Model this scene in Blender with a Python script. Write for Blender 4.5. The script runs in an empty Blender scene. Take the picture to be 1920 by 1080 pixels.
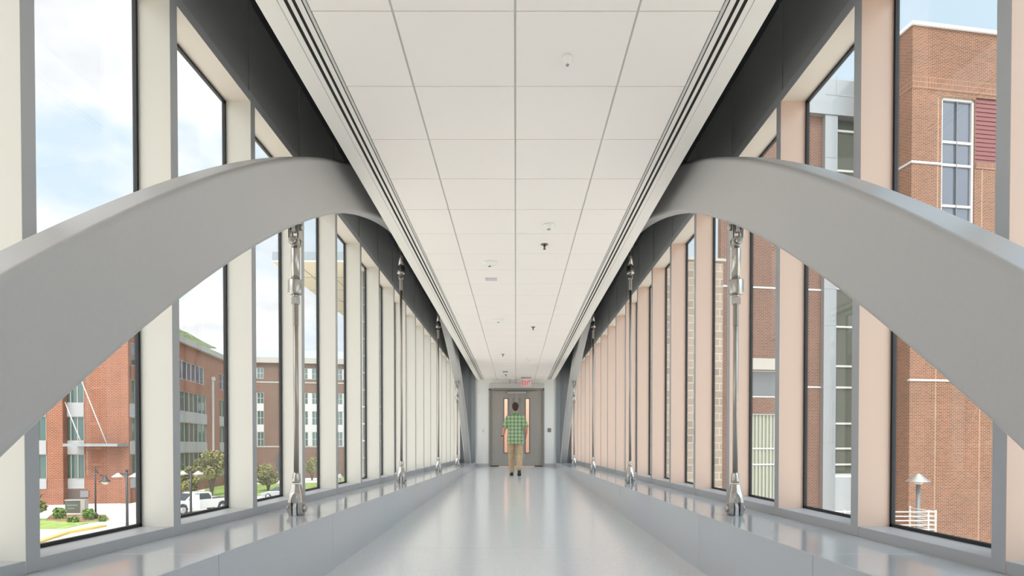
import bpy, bmesh, math, random
from mathutils import Vector, Matrix
random.seed(7)
SC = bpy.context.scene
COL = SC.collection
R = math.radians

# ------------------------------------------------------------------ camera, light, exposure
F = 1103.0; PITCH = R(.78); VX = 967.0; VY = 837.0
PY = VY + F*math.tan(PITCH)               # principal point row
CZ = 0.85                                 # eye height (all z below are relative to the eye unless stated)
cam = bpy.data.cameras.new('camera'); camo = bpy.data.objects.new('camera', cam); COL.objects.link(camo)
cam.sensor_width = 36; cam.lens = F*36/1920
cam.shift_x = -(VX-960)/1920; cam.shift_y = (PY-540)/1920
cam.clip_start = .05; cam.clip_end = 3000
camo.location = (0, 0, CZ); camo.rotation_euler = (R(90)-PITCH, 0, 0)
SC.camera = camo
SC.view_settings.view_transform = 'Standard'; SC.view_settings.look = 'None'
SC.view_settings.gamma = 1; SC.view_settings.use_curve_mapping = False
SC.view_settings.exposure = 1.13
try:
    SC.cycles.max_bounces = 14; SC.cycles.diffuse_bounces = 8; SC.cycles.glossy_bounces = 4
    SC.cycles.transparent_max_bounces = 24; SC.cycles.transmission_bounces = 6
    SC.cycles.sample_clamp_indirect = 8; SC.cycles.caustics_reflective = False
    SC.cycles.use_denoising = True
except Exception: pass

def make_world():
    w = bpy.data.worlds.new('sky'); SC.world = w; w.use_nodes = True
    nt = w.node_tree; nt.nodes.clear(); N = nt.nodes.new; L = nt.links.new
    out = N('ShaderNodeOutputWorld'); bg = N('ShaderNodeBackground'); L(bg.outputs[0], out.inputs[0])
    tc = N('ShaderNodeTexCoord'); sep = N('ShaderNodeSeparateXYZ'); L(tc.outputs['Generated'], sep.inputs[0])
    def math_(op, a, b=None, clamp=False):
        m = N('ShaderNodeMath'); m.operation = op; m.use_clamp = clamp
        for i, v in enumerate((a, b)):
            if v is None: continue
            if isinstance(v, (int, float)): m.inputs[i].default_value = v
            else: L(v, m.inputs[i])
        return m.outputs[0]
    z = math_('ADD', math_('MAXIMUM', sep.outputs[2], 0.0), .22)
    cx = math_('DIVIDE', sep.outputs[0], z); cy = math_('DIVIDE', sep.outputs[1], z)
    comb = N('ShaderNodeCombineXYZ'); L(cx, comb.inputs[0]); L(cy, comb.inputs[1])
    nz = N('ShaderNodeTexNoise'); nz.inputs['Scale'].default_value = 1.15; nz.inputs['Detail'].default_value = 9
    nz.inputs['Roughness'].default_value = .56; nz.inputs['Distortion'].default_value = .3
    L(comb.outputs[0], nz.inputs['Vector'])
    # cloudier to the left (west), clear to the right
    bias = math_('MULTIPLY', sep.outputs[0], -.34)
    low = math_('MULTIPLY', math_('SUBTRACT', .32, sep.outputs[2]), -.30)
    dens = math_('ADD', math_('ADD', nz.outputs[0], bias), low)
    rmp = N('ShaderNodeValToRGB'); rmp.color_ramp.elements[0].position = .56; rmp.color_ramp.elements[1].position = .66
    L(dens, rmp.inputs[0])
    # blue gradient
    grad = N('ShaderNodeValToRGB'); e = grad.color_ramp.elements
    e[0].position = 0; e[0].color = (.45, .52, .57, 1); e[1].position = .8; e[1].color = (.36, .47, .57, 1)
    m = grad.color_ramp.elements.new(.35); m.color = (.41, .50, .57, 1)
    L(sep.outputs[2], grad.inputs[0])
    nz2 = N('ShaderNodeTexNoise'); nz2.inputs['Scale'].default_value = 2.6; nz2.inputs['Detail'].default_value = 6
    L(comb.outputs[0], nz2.inputs['Vector'])
    cl = N('ShaderNodeValToRGB'); cl.color_ramp.elements[0].color = (.48, .50, .53, 1); cl.color_ramp.elements[1].color = (.68, .68, .68, 1)
    cl.color_ramp.elements[0].position = .34; cl.color_ramp.elements[1].position = .56
    L(nz2.outputs[0], cl.inputs[0])
    mix = N('ShaderNodeMixRGB'); L(rmp.outputs[0], mix.inputs[0]); L(grad.outputs[0], mix.inputs[1]); L(cl.outputs[0], mix.inputs[2])
    # extra sky glow added behind the viewer, round the sun, to light the interior
    dot = N('ShaderNodeVectorMath'); dot.operation = 'DOT_PRODUCT'; L(tc.outputs['Generated'], dot.inputs[0])
    dot.inputs[1].default_value = SUN
    g = math_('POWER', math_('MAXIMUM', dot.outputs['Value'], 0.0), 2.2)
    gl = math_('ADD', math_('MULTIPLY', g, 4.2), 1.0)
    sc = N('ShaderNodeMixRGB'); sc.blend_type = 'MULTIPLY'; sc.inputs[0].default_value = 1
    L(mix.outputs[0], sc.inputs[1]); 
    wm = N('ShaderNodeMixRGB'); wm.inputs[0].default_value = 0; wm.inputs[1].default_value = (1, 1, 1, 1); wm.inputs[2].default_value = (1, .93, .84, 1); L(math_('MINIMUM', g, 1.0), wm.inputs[0])
    wv = N('ShaderNodeMixRGB'); wv.blend_type = 'MULTIPLY'; wv.inputs[0].default_value = 1; L(wm.outputs[0], wv.inputs[1]); L(gl, wv.inputs[2]); L(wv.outputs[0], sc.inputs[2])
    L(sc.outputs[0], bg.inputs[0]); bg.inputs[1].default_value = .92
SUN = Vector((.12, -.58, .80)).normalized()
make_world()
sun = bpy.data.lights.new('sun', 'SUN'); so = bpy.data.objects.new('sun', sun); COL.objects.link(so)
sun.energy = .9; sun.angle = R(.6); sun.color = (1, .95, .87)
so.rotation_euler = SUN.to_track_quat('Z', 'Y').to_euler(); so.location = (0, 0, 60)

# ------------------------------------------------------------------ pixel helpers (1920x1080 frame)
def ray(px, py):
    u = -(py-PY)/F
    return Vector(((px-VX)/F, math.cos(PITCH)+u*math.sin(PITCH), -math.sin(PITCH)+u*math.cos(PITCH)))
def hitY(px, py, Y):
    r = ray(px, py); return r*(Y/r.y)                      # relative to the eye
def hitZ(px, py, z):
    r = ray(px, py); return r*(z/r.z)
class Frame:
    """a local frame: origin (world x,y), turned by ang; z stays relative to the eye"""
    def __init__(s, ox, oy, ang): s.o = Vector((ox, oy)); s.a = ang; s.u = Vector((math.cos(ang), math.sin(ang))); s.v = Vector((-math.sin(ang), math.cos(ang)))
    def _h(s, px, py, ax, val):
        r = ray(px, py); d = Vector((r.x, r.y)); t = (val + s.o.dot(ax))/d.dot(ax)
        P = Vector((r.x*t, r.y*t)) - s.o; return P.dot(s.u), P.dot(s.v), r.z*t
    def X(s, px, y=0): return s._h(px, VY, s.v, y)[0]      # local x where column px meets the plane y
    def Y(s, px, x=0): return s._h(px, VY, s.u, x)[1]
    def Z(s, px, py, y=0): return s._h(px, py, s.v, y)[2]

# ------------------------------------------------------------------ materials
MATS = {}
def mat(name, col, rough=.5, metal=0., coat=0., noise=0., nscale=8., bump=0., spec=None, emit=None, estr=1.):
    if name in MATS: return MATS[name]
    m = bpy.data.materials.new(name); m.use_nodes = True; nt = m.node_tree
    b = nt.nodes['Principled BSDF']; b.inputs['Base Color'].default_value = (*col, 1)
    b.inputs['Roughness'].default_value = rough; b.inputs['Metallic'].default_value = metal
    b.inputs['Coat Weight'].default_value = coat; b.inputs['Coat Roughness'].default_value = .08
    if spec is not None: b.inputs['Specular IOR Level'].default_value = spec
    if noise or bump:
        tc = nt.nodes.new('ShaderNodeTexCoord'); nz = nt.nodes.new('ShaderNodeTexNoise')
        nz.inputs['Scale'].default_value = nscale; nz.inputs['Detail'].default_value = 4
        nt.links.new(tc.outputs['Object'], nz.inputs['Vector'])
        if noise:
            r = nt.nodes.new('ShaderNodeValToRGB'); r.color_ramp.elements[0].position = .3; r.color_ramp.elements[1].position = .7
            r.color_ramp.elements[0].color = (*[c*(1-noise) for c in col], 1); r.color_ramp.elements[1].color = (*[min(1, c*(1+noise)) for c in col], 1)
            nt.links.new(nz.outputs[0], r.inputs[0]); nt.links.new(r.outputs[0], b.inputs['Base Color'])
        if bump:
            bp = nt.nodes.new('ShaderNodeBump'); bp.inputs['Strength'].default_value = bump; bp.inputs['Distance'].default_value = .01
            nt.links.new(nz.outputs[0], bp.inputs['Height']); nt.links.new(bp.outputs[0], b.inputs['Normal'])
    if emit: b.inputs['Emission Color'].default_value = (*emit, 1); b.inputs['Emission Strength'].default_value = estr
    MATS[name] = m; return m

def glass_pane(name, tint=(.962, .966, .964), refl=.05):
    m = bpy.data.materials.new(name); m.use_nodes = True; nt = m.node_tree; nt.nodes.clear()
    o = nt.nodes.new('ShaderNodeOutputMaterial'); mx = nt.nodes.new('ShaderNodeMixShader')
    t = nt.nodes.new('ShaderNodeBsdfTransparent'); t.inputs[0].default_value = (*tint, 1)
    g = nt.nodes.new('ShaderNodeBsdfGlossy'); g.inputs['Roughness'].default_value = .0
    lw = nt.nodes.new('ShaderNodeLayerWeight'); lw.inputs[0].default_value = .5
    pw = nt.nodes.new('ShaderNodeMath'); pw.operation = 'POWER'; pw.inputs[1].default_value = 5; nt.links.new(lw.outputs['Facing'], pw.inputs[0])
    fr = nt.nodes.new('ShaderNodeMath'); fr.operation = 'MULTIPLY_ADD'; fr.inputs[1].default_value = .5; fr.inputs[2].default_value = refl/2; nt.links.new(pw.outputs[0], fr.inputs[0])
    nt.links.new(fr.outputs[0], mx.inputs[0]); nt.links.new(t.outputs[0], mx.inputs[1]); nt.links.new(g.outputs[0], mx.inputs[2])
    nt.links.new(mx.outputs[0], o.inputs[0]); return m

def brick_mat(name, c1, c2, mortar, bw=.215, bh=.072, mort=.010, soldier=False, rough=.85, bias=0., offset=.5, vary=.25):
    m = bpy.data.materials.new(name); m.use_nodes = True; nt = m.node_tree; b = nt.nodes['Principled BSDF']; b.inputs['Roughness'].default_value = rough
    N = nt.nodes.new; L = nt.links.new
    tc = N('ShaderNodeTexCoord'); s = N('ShaderNodeSeparateXYZ'); L(tc.outputs['Object'], s.inputs[0])
    ad = N('ShaderNodeMath'); L(s.outputs[0], ad.inputs[0]); L(s.outputs[1], ad.inputs[1])
    cb = N('ShaderNodeCombineXYZ'); L(ad.outputs[0], cb.inputs[0]); L(s.outputs[2], cb.inputs[1])
    bt = N('ShaderNodeTexBrick'); bt.inputs['Scale'].default_value = 1; bt.inputs['Brick Width'].default_value = bw
    bt.inputs['Row Height'].default_value = bh; bt.inputs['Mortar Size'].default_value = mort; bt.inputs['Mortar Smooth'].default_value = .1
    bt.inputs['Bias'].default_value = bias; bt.offset = 0 if soldier else offset
    bt.inputs['Color1'].default_value = (*c1, 1); bt.inputs['Color2'].default_value = (*c2, 1); bt.inputs['Mortar'].default_value = (*mortar, 1)
    L(cb.outputs[0], bt.inputs['Vector'])
    nz = N('ShaderNodeTexNoise'); nz.inputs['Scale'].default_value = .5; nz.inputs['Detail'].default_value = 5; L(tc.outputs['Object'], nz.inputs['Vector'])
    mr = N('ShaderNodeMapRange'); mr.inputs[3].default_value = 1-vary; mr.inputs[4].default_value = 1+vary; L(nz.outputs[0], mr.inputs[0])
    mx = N('ShaderNodeMixRGB'); mx.blend_type = 'MULTIPLY'; mx.inputs[0].default_value = 1; L(bt.outputs[0], mx.inputs[1]); L(mr.outputs[0], mx.inputs[2])
    L(mx.outputs[0], b.inputs['Base Color'])
    bp = N('ShaderNodeBump'); bp.inputs['Strength'].default_value = .4; bp.inputs['Distance'].default_value = .01; bp.invert = True
    L(bt.outputs['Fac'], bp.inputs['Height']); L(bp.outputs[0], b.inputs['Normal'])
    return m

M_FRONT = mat('grey_aluminium_paint', (.42, .43, .445), .38)
M_JAMB_L = mat('cream_jamb', (.68, .65, .585), .5)
M_JAMB_R = mat('blush_jamb', (.68, .495, .40), .5)  # side faces of the right posts, coloured pinker than the left ones
M_SOFFIT = mat('pale_head_paint', (.68, .61, .54), .5)
M_UPPER = mat('charcoal_panel_paint', (.36, .365, .36), .55)
M_ARCH = mat('arch_grey_paint', (.475, .468, .462), .36, noise=.015, nscale=60, bump=.03)
M_LEDGE = mat('grey_quartz', (.47, .49, .515), .10, noise=.03, nscale=120, spec=.6)
M_FLOOR = mat('terrazzo', (.74, .755, .77), .16, noise=.05, nscale=45, spec=.6)
M_SEAM = mat('seam_grout', (.40, .41, .42), .8)
M_TILE = mat('ceiling_tile_fibre', (.90, .842, .805), .9, noise=.015, nscale=300, bump=.05)
M_TEE = mat('ceiling_tee_paint', (.60, .595, .57), .5)
M_TRIMW = mat('ceiling_edge_paint', (.84, .80, .755), .5)
M_BLACK = mat('black_void', (.006, .006, .007), .7)
M_GASKET = mat('black_rubber', (.008, .009, .012), .5)
M_WALLW = mat('white_wall_paint', (.82, .815, .80), .6)
M_STEEL = mat('polished_stainless', (.50, .475, .44), .27, metal=1.)
M_STEELB = mat('brushed_stainless', (.42, .385, .35), .36, metal=1.)
M_DOOR = mat('taupe_door_paint', (.36, .335, .305), .45, noise=.04, nscale=20)
M_DOORF = mat('door_frame_paint', (.30, .28, .25), .45)
M_GLASS = glass_pane('clear_glass', refl=.09)
M_PEACH = mat('peach_room_beyond', (.80, .62, .53), .7)
M_ENDP = mat('slate_end_panel', (.23, .25, .265), .4)

# ------------------------------------------------------------------ mesh helpers
def V(x, y, z): return Vector((x, y, z+CZ))
class MB:
    def __init__(s): s.bm = bmesh.new()
    def box(s, x0, x1, y0, y1, z0, z1, rel=True, mi=0):
        o = CZ if rel else 0
        vs = [s.bm.verts.new((x, y, z+o)) for x in (x0, x1) for y in (y0, y1) for z in (z0, z1)]
        for q in ((0, 1, 3, 2), (4, 6, 7, 5), (0, 4, 5, 1), (2, 3, 7, 6), (0, 2, 6, 4), (1, 5, 7, 3)):
            f = s.bm.faces.new([vs[i] for i in q]); f.material_index = mi
        return vs
    def hexa(s, pts, mi=0):        # pts ordered like box: x0y0z0,x0y0z1,x0y1z0,x0y1z1,x1...
        vs = [s.bm.verts.new(p) for p in pts]
        for q in ((0, 1, 3, 2), (4, 6, 7, 5), (0, 4, 5, 1), (2, 3, 7, 6), (0, 2, 6, 4), (1, 5, 7, 3)):
            f = s.bm.faces.new([vs[i] for i in q]); f.material_index = mi
    def tube(s, p0, p1, r0, r1=None, n=16, mi=0, cap=True):
        r1 = r0 if r1 is None else r1; p0 = Vector(p0); p1 = Vector(p1); d = (p1-p0).normalized()
        a = d.orthogonal().normalized(); b = d.cross(a)
        A = [s.bm.verts.new(p0+(a*math.cos(2*math.pi*i/n)+b*math.sin(2*math.pi*i/n))*r0) for i in range(n)]
        B = [s.bm.verts.new(p1+(a*math.cos(2*math.pi*i/n)+b*math.sin(2*math.pi*i/n))*r1) for i in range(n)]
        for i in range(n):
            f = s.bm.faces.new((A[i], A[(i+1) % n], B[(i+1) % n], B[i])); f.smooth = n > 6; f.material_index = mi
        if cap:
            f = s.bm.faces.new(A[::-1]); f.material_index = mi; f = s.bm.faces.new(B); f.material_index = mi
    def lathe(s, c, prof, axis='Z', n=24, mi=0, smooth=True):
        c = Vector(c); rings = []
        for r, h in prof:
            ring = []
            for i in range(n):
                t = 2*math.pi*i/n; q = (r*math.cos(t), r*math.sin(t), h)
                if axis == 'X': q = (h, q[0], q[1])
                if axis == 'Y': q = (q[0], h, q[1])
                ring.append(s.bm.verts.new(c+Vector(q)))
            rings.append(ring)
        for A, B in zip(rings, rings[1:]):
            for i in range(n):
                f = s.bm.faces.new((A[i], A[(i+1) % n], B[(i+1) % n], B[i])); f.smooth = smooth; f.material_index = mi
        for A in (rings[0], rings[-1]):
            f = s.bm.faces.new(A); f.material_index = mi
    def ball(s, c, r, sc=(1, 1, 1), seg=16, rings=10, rot=None, mi=0):
        m = Matrix.Translation(Vector(c)) @ (rot.to_4x4() if rot else Matrix.Identity(4)) @ Matrix.Diagonal((*[r*k for k in sc], 1))
        g = bmesh.ops.create_uvsphere(s.bm, u_segments=seg, v_segments=rings, radius=1, matrix=m)
        for v in g['verts']:
            for f in v.link_faces: f.smooth = True; f.material_index = mi
    def prism(s, poly, fn, d0, d1, mi=0):   # polygon (a,b) extruded along third axis via fn(a,b,d)
        A = [s.bm.verts.new(fn(a, b, d0)) for a, b in poly]; B = [s.bm.verts.new(fn(a, b, d1)) for a, b in poly]
        n = len(poly)
        for i in range(n):
            f = s.bm.faces.new((A[i], A[(i+1) % n], B[(i+1) % n], B[i])); f.material_index = mi
        for q in (A, B):
            f = s.bm.faces.new(q); f.material_index = mi
    def build(s, name, mats, parent=None, bevel=0, seg=2, loc=None):
        bmesh.ops.recalc_face_normals(s.bm, faces=s.bm.faces)
        me = bpy.data.meshes.new(name); s.bm.to_mesh(me); s.bm.free()
        for m in (mats if isinstance(mats, (list, tuple)) else [mats]): me.materials.append(m)
        o = bpy.data.objects.new(name, me); COL.objects.link(o)
        if parent is not None: o.parent = parent
        if loc is not None: o.location = loc
        if bevel:
            b = o.modifiers.new('bevel', 'BEVEL'); b.width = bevel; b.segments = seg; b.limit_method = 'ANGLE'; b.angle_limit = R(40)
        return o
def tag(o, label=None, cat=None, group=None, kind=None):
    if label: o['label'] = label
    if cat: o['category'] = cat
    if group: o['group'] = group
    if kind: o['kind'] = kind
    return o
def struct(o, label=None): o['kind'] = 'structure'; (label and tag(o, label)); return o
def empty(name, loc=(0, 0, 0), rz=0, parent=None):
    o = bpy.data.objects.new(name, None); COL.objects.link(o); o.location = loc; o.rotation_euler = (0, 0, rz); o.empty_display_size = .2
    if parent is not None: o.parent = parent
    return o
def copy_tree(o, parent=None):
    c = o.copy(); COL.objects.link(c)
    if parent is not None: c.parent = parent
    for ch in list(o.children): copy_tree(ch, c)
    return c

# ------------------------------------------------------------------ bridge dimensions (relative to the eye)
XC = 1.285; XM = 1.785; XG = 1.95; ZH = 2.32; ZHT = 2.385; ZCEIL = 2.159; ZS = -.417; ZDECK = 3.0
YB = -2.6; YE = 19.05
fz = lambda y: -.925+.0142*y
cz = lambda y: -.468-.0033*(y-3)

# floor
m = MB(); ys = [YB, .03, 2.49, 4.94, 7.41, 9.86, 12.31, 14.76, 17.2, YE]
for a, b in zip(ys, ys[1:]):
    a2, b2 = a+.002, b-.002
    m.hexa([V(x, y, fz(y)+dz) for x in (-XC-.02, XC+.02) for y in (a2, b2) for dz in (-.06, 0)])
fl = struct(m.build('floor', M_FLOOR), 'long pale grey polished terrazzo floor of the bridge')
m = MB(); m.hexa([V(x, y, fz(y)+dz) for x in (-1.9, 1.9) for y in (YB, YE+.1) for dz in (-.3, -.0035)]); m.build('floor_joint', M_SEAM, fl)

# ledges either side
def ledge(s, name):
    m = MB(); y = YB; k = 0; cuts = [YB]+[2.54-1.58*j for j in (3, 2, 1, 0)]+[2.54+1.58*j for j in range(1, 11)]+[YE]
    cuts = sorted(set(c for c in cuts if YB <= c <= YE))
    for a, b in zip(cuts, cuts[1:]):
        a2, b2 = a+.0015, b-.0015
        xs = sorted((s*XC, s*(XM+.02)))
        m.hexa([V(x, yy, z) for x in xs for yy in (a2, b2) for z in (-1.2, cz(yy))])
    o = struct(m.build(name, M_LEDGE, bevel=.003), 'low grey polished stone ledge running along the %s glazing' % ('left' if s < 0 else 'right'))
    m = MB(); xs = sorted((s*(XC+.003), s*XM)); m.hexa([V(x, yy, z) for x in xs for yy in (YB, YE) for z in (-1.2, cz(yy)-.003)]); m.build('joint_filler', M_SEAM, o)
ledge(-1, 'trim_1'); ledge(1, 'trim_2')

# window walls
Y0 = 2.135; PIT = .9255; MW = .066
wn = 0; tn = 10
for s in (-1, 1):
    side = 'left' if s < 0 else 'right'
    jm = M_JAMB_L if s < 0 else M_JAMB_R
    def bx(m, x0, x1, y0, y1, z0, z1, mi=0):
        a, b = sorted((s*x0, s*x1)); m.box(a, b, y0, y1, z0, z1, mi=mi)
    # sill rail and head rail
    m = MB(); xs = sorted((s*XM, s*(XG+.02)))
    m.hexa([V(x, yy, z) for x in xs for yy in (YB, YE) for z in (-.6, ZS)])
    struct(m.build('trim_%d' % (3 if s < 0 else 4), M_FRONT, bevel=.003), 'grey metal sill rail under the %s windows' % side)
    m = MB(); bx(m, XM, XG+.02, YB, YE, ZH, ZHT)
    o = m.build('trim_%d' % (5 if s < 0 else 6), [M_FRONT, M_SOFFIT]); struct(o, 'head rail over the %s windows with a pale underside' % side)
    for p in o.data.polygons:
        if p.normal.z < -.5: p.material_index = 1
    # upper charcoal wall with thin cover strips
    m = MB(); bx(m, XM+.012, XM+.14, YB, YE, ZHT, ZDECK)
    w = struct(m.build('wall_'+side, M_UPPER), 'charcoal panel band above the %s windows' % side)
    m = MB()
    for k in range(-5, 19):
        y = Y0+PIT*k
        if y < YE-.1: bx(m, XM+.004, XM+.03, y, y+.05, ZHT, ZDECK)
    m.build('cover_strip', M_UPPER, w)
    ks = list(range(-5, 19))
    for k in ks:
        y = Y0+PIT*k
        if y < YB: continue
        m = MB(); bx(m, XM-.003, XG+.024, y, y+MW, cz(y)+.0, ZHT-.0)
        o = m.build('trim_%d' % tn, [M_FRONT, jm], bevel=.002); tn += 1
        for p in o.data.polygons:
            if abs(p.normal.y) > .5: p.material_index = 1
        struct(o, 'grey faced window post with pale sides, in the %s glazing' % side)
        y1 = min(y+PIT, YE)
        if y1-(y+MW) < .1: continue
        wn += 1
        m = MB(); bx(m, XG+.004, XG+.012, y+MW+.002, y1-.002, ZS+.002, ZH-.002)
        wo = struct(m.build('window_%d' % wn, M_GLASS), 'tall clear pane in the %s glazing' % side)
        g = .016
        m = MB(); a, b = y+MW, y1
        bx(m, XG-.002, XG+.018, a, a+g, ZS, ZH); bx(m, XG-.002, XG+.018, b-g, b, ZS, ZH)
        bx(m, XG-.002, XG+.018, a, b, ZS, ZS+g); bx(m, XG-.002, XG+.018, a, b, ZH-g, ZH)
        m.build('gasket', M_GASKET, wo)

# deck over the ceiling; roof with unseen overhang added to keep sun out
m = MB(); m.box(-2.62, 2.62, YB-.3, YE+.3, ZDECK+.1, ZDECK+.45)
struct(m.build('roof', mat('roof_metal', (.35, .36, .37), .5)), 'flat roof of the bridge')
m = MB(); m.box(-XM-.14, XM+.14, YB, YE, ZDECK, ZDECK+.1); struct(m.build('trim_7', mat('deck_dark', (.05, .05, .052), .7)), 'dark deck above the hung ceiling')
m = MB(); m.box(-2.05, 2.05, YB, YE+.2, -2.1, -1.21); struct(m.build('trim_8', mat('bridge_soffit', (.4, .4, .4), .6)), 'underside slab of the bridge')

# hung ceiling
m = MB()
XE = 1.262; XT = 1.019
for s in (-1, 1):
    a, b = sorted((s*XE, s*1.158)); m.box(a, b, YB, YE, ZCEIL, ZCEIL+.09, mi=1)
rows = [2.950+.6102*k for k in range(-9, 27)]
rows = [YB]+[y for y in rows if YB < y < YE-.05]+[YE]
cols = [-XT, -.612, -.003, .607, XT]
for a, b in zip(rows, rows[1:]):
    for c, d in zip(cols, cols[1:]):
        m.box(c+.006, d-.006, a+.004, b-.004, ZCEIL, ZCEIL+.02)
ce = struct(m.build('ceiling', [M_TILE, M_TRIMW], bevel=.0015, seg=1), 'white tiled hung ceiling between two open side gaps')
m = MB()
for c in cols[1:-1]: m.box(c-.012, c+.012, YB, YE, ZCEIL+.007, ZCEIL+.03)
for a in rows[1:-1]: m.box(-XT, XT, a-.012, a+.012, ZCEIL+.008, ZCEIL+.03)
for s in (-1, 1):
    a, b = sorted((s*XT, s*1.034)); m.box(a, b, YB, YE, ZCEIL+.001, ZCEIL+.03)
m.build('ceiling_grid', M_TEE, ce)
m = MB(); m.box(-XE+.01, XE-.01, YB, YE, ZCEIL+.032, ZCEIL+.08); m.build('backing', mat('plenum_board', (.3, .3, .3), .8), ce)
for s in (-1, 1):
    root = empty('slot_diffuser', V(s*1.1, 8, ZCEIL)); root.location = (s*1.1, 8, ZCEIL+CZ)
    tag(root, 'long two-slot linear air diffuser along the %s edge of the ceiling' % ('left' if s < 0 else 'right'), 'air diffuser', 'linear slot diffusers')
    def sb(x0, x1, z0, z1, nm, mt):
        m = MB(); a, b = sorted((s*x0, s*x1)); m.box(a-s*1.1, b-s*1.1, YB-8, YE-8-.05, z0, z1, rel=False); m.build(nm, mt, root)
    m = MB()
    for x0, x1 in ((1.155, 1.126), (1.106, 1.087), (1.069, 1.041)):
        a, b = sorted((s*x0, s*x1)); m.box(a-s*1.1, b-s*1.1, YB-8, YE-8-.05, .001, .004, rel=False)
    m.build('frame', M_TRIMW, root)
    sb(1.156, 1.036, .005, .03, 'slot_void', M_BLACK)

# end walls
m = MB(); m.box(-XC-.02, XC+.02, YE, YE+.15, -1.2, ZCEIL)
DX0, DX1, DZT = -.874, .926, 1.865
# door wall as three pieces round the doorway
m.bm.free(); m = MB(); zb = fz(YE)
m.box(-XC-.02, DX0, YE, YE+.18, -1.2, ZDECK); m.box(DX1, XC+.02, YE, YE+.18, -1.2, ZDECK); m.box(DX0, DX1, YE, YE+.18, DZT, ZDECK); m.box(DX0, DX1, YE+.1, YE+.18, -1.2, zb)
struct(m.build('wall_far', M_WALLW), 'white end wall round the double door')
m = MB()
for s in (-1, 1):
    a, b = sorted((s*(XC+.02), s*1.50)); m.box(a, b, YE-.06, YE+.18, -1.2, ZDECK)
    a, b = sorted((s*1.51, s*(XG+.1))); m.box(a, b, YE-.03, YE+.18, -1.2, ZDECK)
    a, b = sorted((s*1.47, s*1.50)); m.box(a, b, YE-.09, YE-.05, -1.2, ZDECK)
struct(m.build('trim_9', M_ENDP, bevel=.003), 'slate grey metal end panels beside the white door wall')
m = MB(); m.box(-2.1, 2.1, YB-.2, YB, -1.2, ZDECK+.1); struct(m.build('wall_near', M_WALLW))
for s in (-1, 1):
    m = MB(); a, b = sorted((s*XC, s*(.93 if s > 0 else .88))); m.box(a, b, YE-.012, YE, zb, zb+.10)
    struct(m.build('baseboard_'+('left' if s < 0 else 'right'), mat('base_grey', (.5, .5, .5), .5)))
# room beyond the door
m = MB(); m.box(-2.5, 2.5, YE+3, YE+3.1, -1.2, 2.5); m.box(-2.5, 2.5, YE+.19, YE+3, -1.3, zb); m.box(-2.5, 2.5, YE+.19, YE+3, 2.3, 2.4)
m.box(-2.6, -2.5, YE+.19, YE+3, -1.2, 2.4); m.box(2.5, 2.6, YE+.19, YE+3, -1.2, 2.4)
struct(m.build('wall_beyond', M_PEACH), 'peach coloured room seen through the door glass')
rl = bpy.data.lights.new('room_lamp', 'AREA'); rl.energy = 28; rl.size = 2; rl.color = (1, .9, .8); ro = bpy.data.objects.new('room_lamp', rl); COL.objects.link(ro); ro.location = (0, YE+1.6, 2.25+CZ)

# double door
dr = empty('door_1', (0.026, YE, zb+CZ)); struct(dr, 'taupe steel double door with narrow glass lites')
ox = .026
def db(m, x0, x1, y0, y1, z0, z1): m.box(x0-ox, x1-ox, y0, y1, z0-zb, z1-zb, rel=False)
m = MB(); db(m, DX0-.0, DX0+.055, -.02, .14, zb, DZT); db(m, DX1-.055, DX1, -.02, .14, zb, DZT); db(m, DX0, DX1, -.02, .14, DZT-.045, DZT)
m.build('door_frame', M_DOORF, dr, bevel=.003)
mid = .028
for s, (xa, xb), (la, lb) in ((-1, (DX0+.057, mid-.002), (-.392, -.243)), (1, (mid+.002, DX1-.057), (.306, .455))):
    lz0, lz1 = -.222, 1.56; zt = DZT-.048; z0 = zb+.012
    m = MB(); g = .0
    db(m, xa, la, .03, .075, z0, zt); db(m, lb, xb, .03, .075, z0, zt); db(m, la, lb, .03, .075, z0, lz0); db(m, la, lb, .03, .075, lz1, zt)
    leaf = m.build('door_leaf', M_DOOR, dr)
    m = MB(); db(m, la+.02, lb-.02, .05, .056, lz0+.02, lz1-.02); m.build('glass_lite', M_GLASS, leaf)
    m = MB(); w = .022
    db(m, la, la+w, .018, .08, lz0, lz1); db(m, lb-w, lb, .018, .08, lz0, lz1); db(m, la, lb, .018, .08, lz0, lz0+w); db(m, la, lb, .018, .08, lz1-w, lz1)
    m.build('lite_frame', mat('lite_frame_paint', (.14, .12, .105), .4), leaf)
    # pull bar
    hx = mid+s*.105
    m = MB(); m.tube((hx-ox, -.035, .86), (hx-ox, -.035, 2.22), .010, n=10)
    for zz in (.95, 1.55, 2.13): m.tube((hx-ox, -.035, zz), (hx-ox, .03, zz), .008, n=8)
    m.build('pull_bar', M_STEEL, leaf)
    m = MB(); c0, c1 = sorted((mid+s*.01, mid+s*.30)); db(m, c0, c1, -.045, .03, 1.70, 1.765)
    c = m.build('door_closer', mat('closer_silver', (.48, .49, .49), .35, metal=.6), leaf, bevel=.006)
    m = MB(); m.tube((mid+s*.30-ox, -.02, 1.775-zb), (mid+s*.45-ox, -.005, 1.79-zb), .012, n=8); m.tube((mid+s*.45-ox, -.005, 1.79-zb), (mid+s*.70-ox, .0, 1.80-zb), .008, n=8)
    m.build('closer_arm', M_STEELB, c)
    m = MB(); e0, e1 = sorted((mid+s*.58, mid+s*.86)); db(m, e0, e1, .01, .07, zb+.002, zb+.03); m.build('door_sweep', M_BLACK, leaf)
# operator housing over the door
m = MB(); m.box(-.848, .91, YE-.14, YE, DZT+.005, DZT+.155)
op = m.build('door_operator', mat('operator_paint', (.55, .54, .51), .45), bevel=.008); tag(op, 'long light grey door operator housing above the double door', 'door operator')
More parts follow.
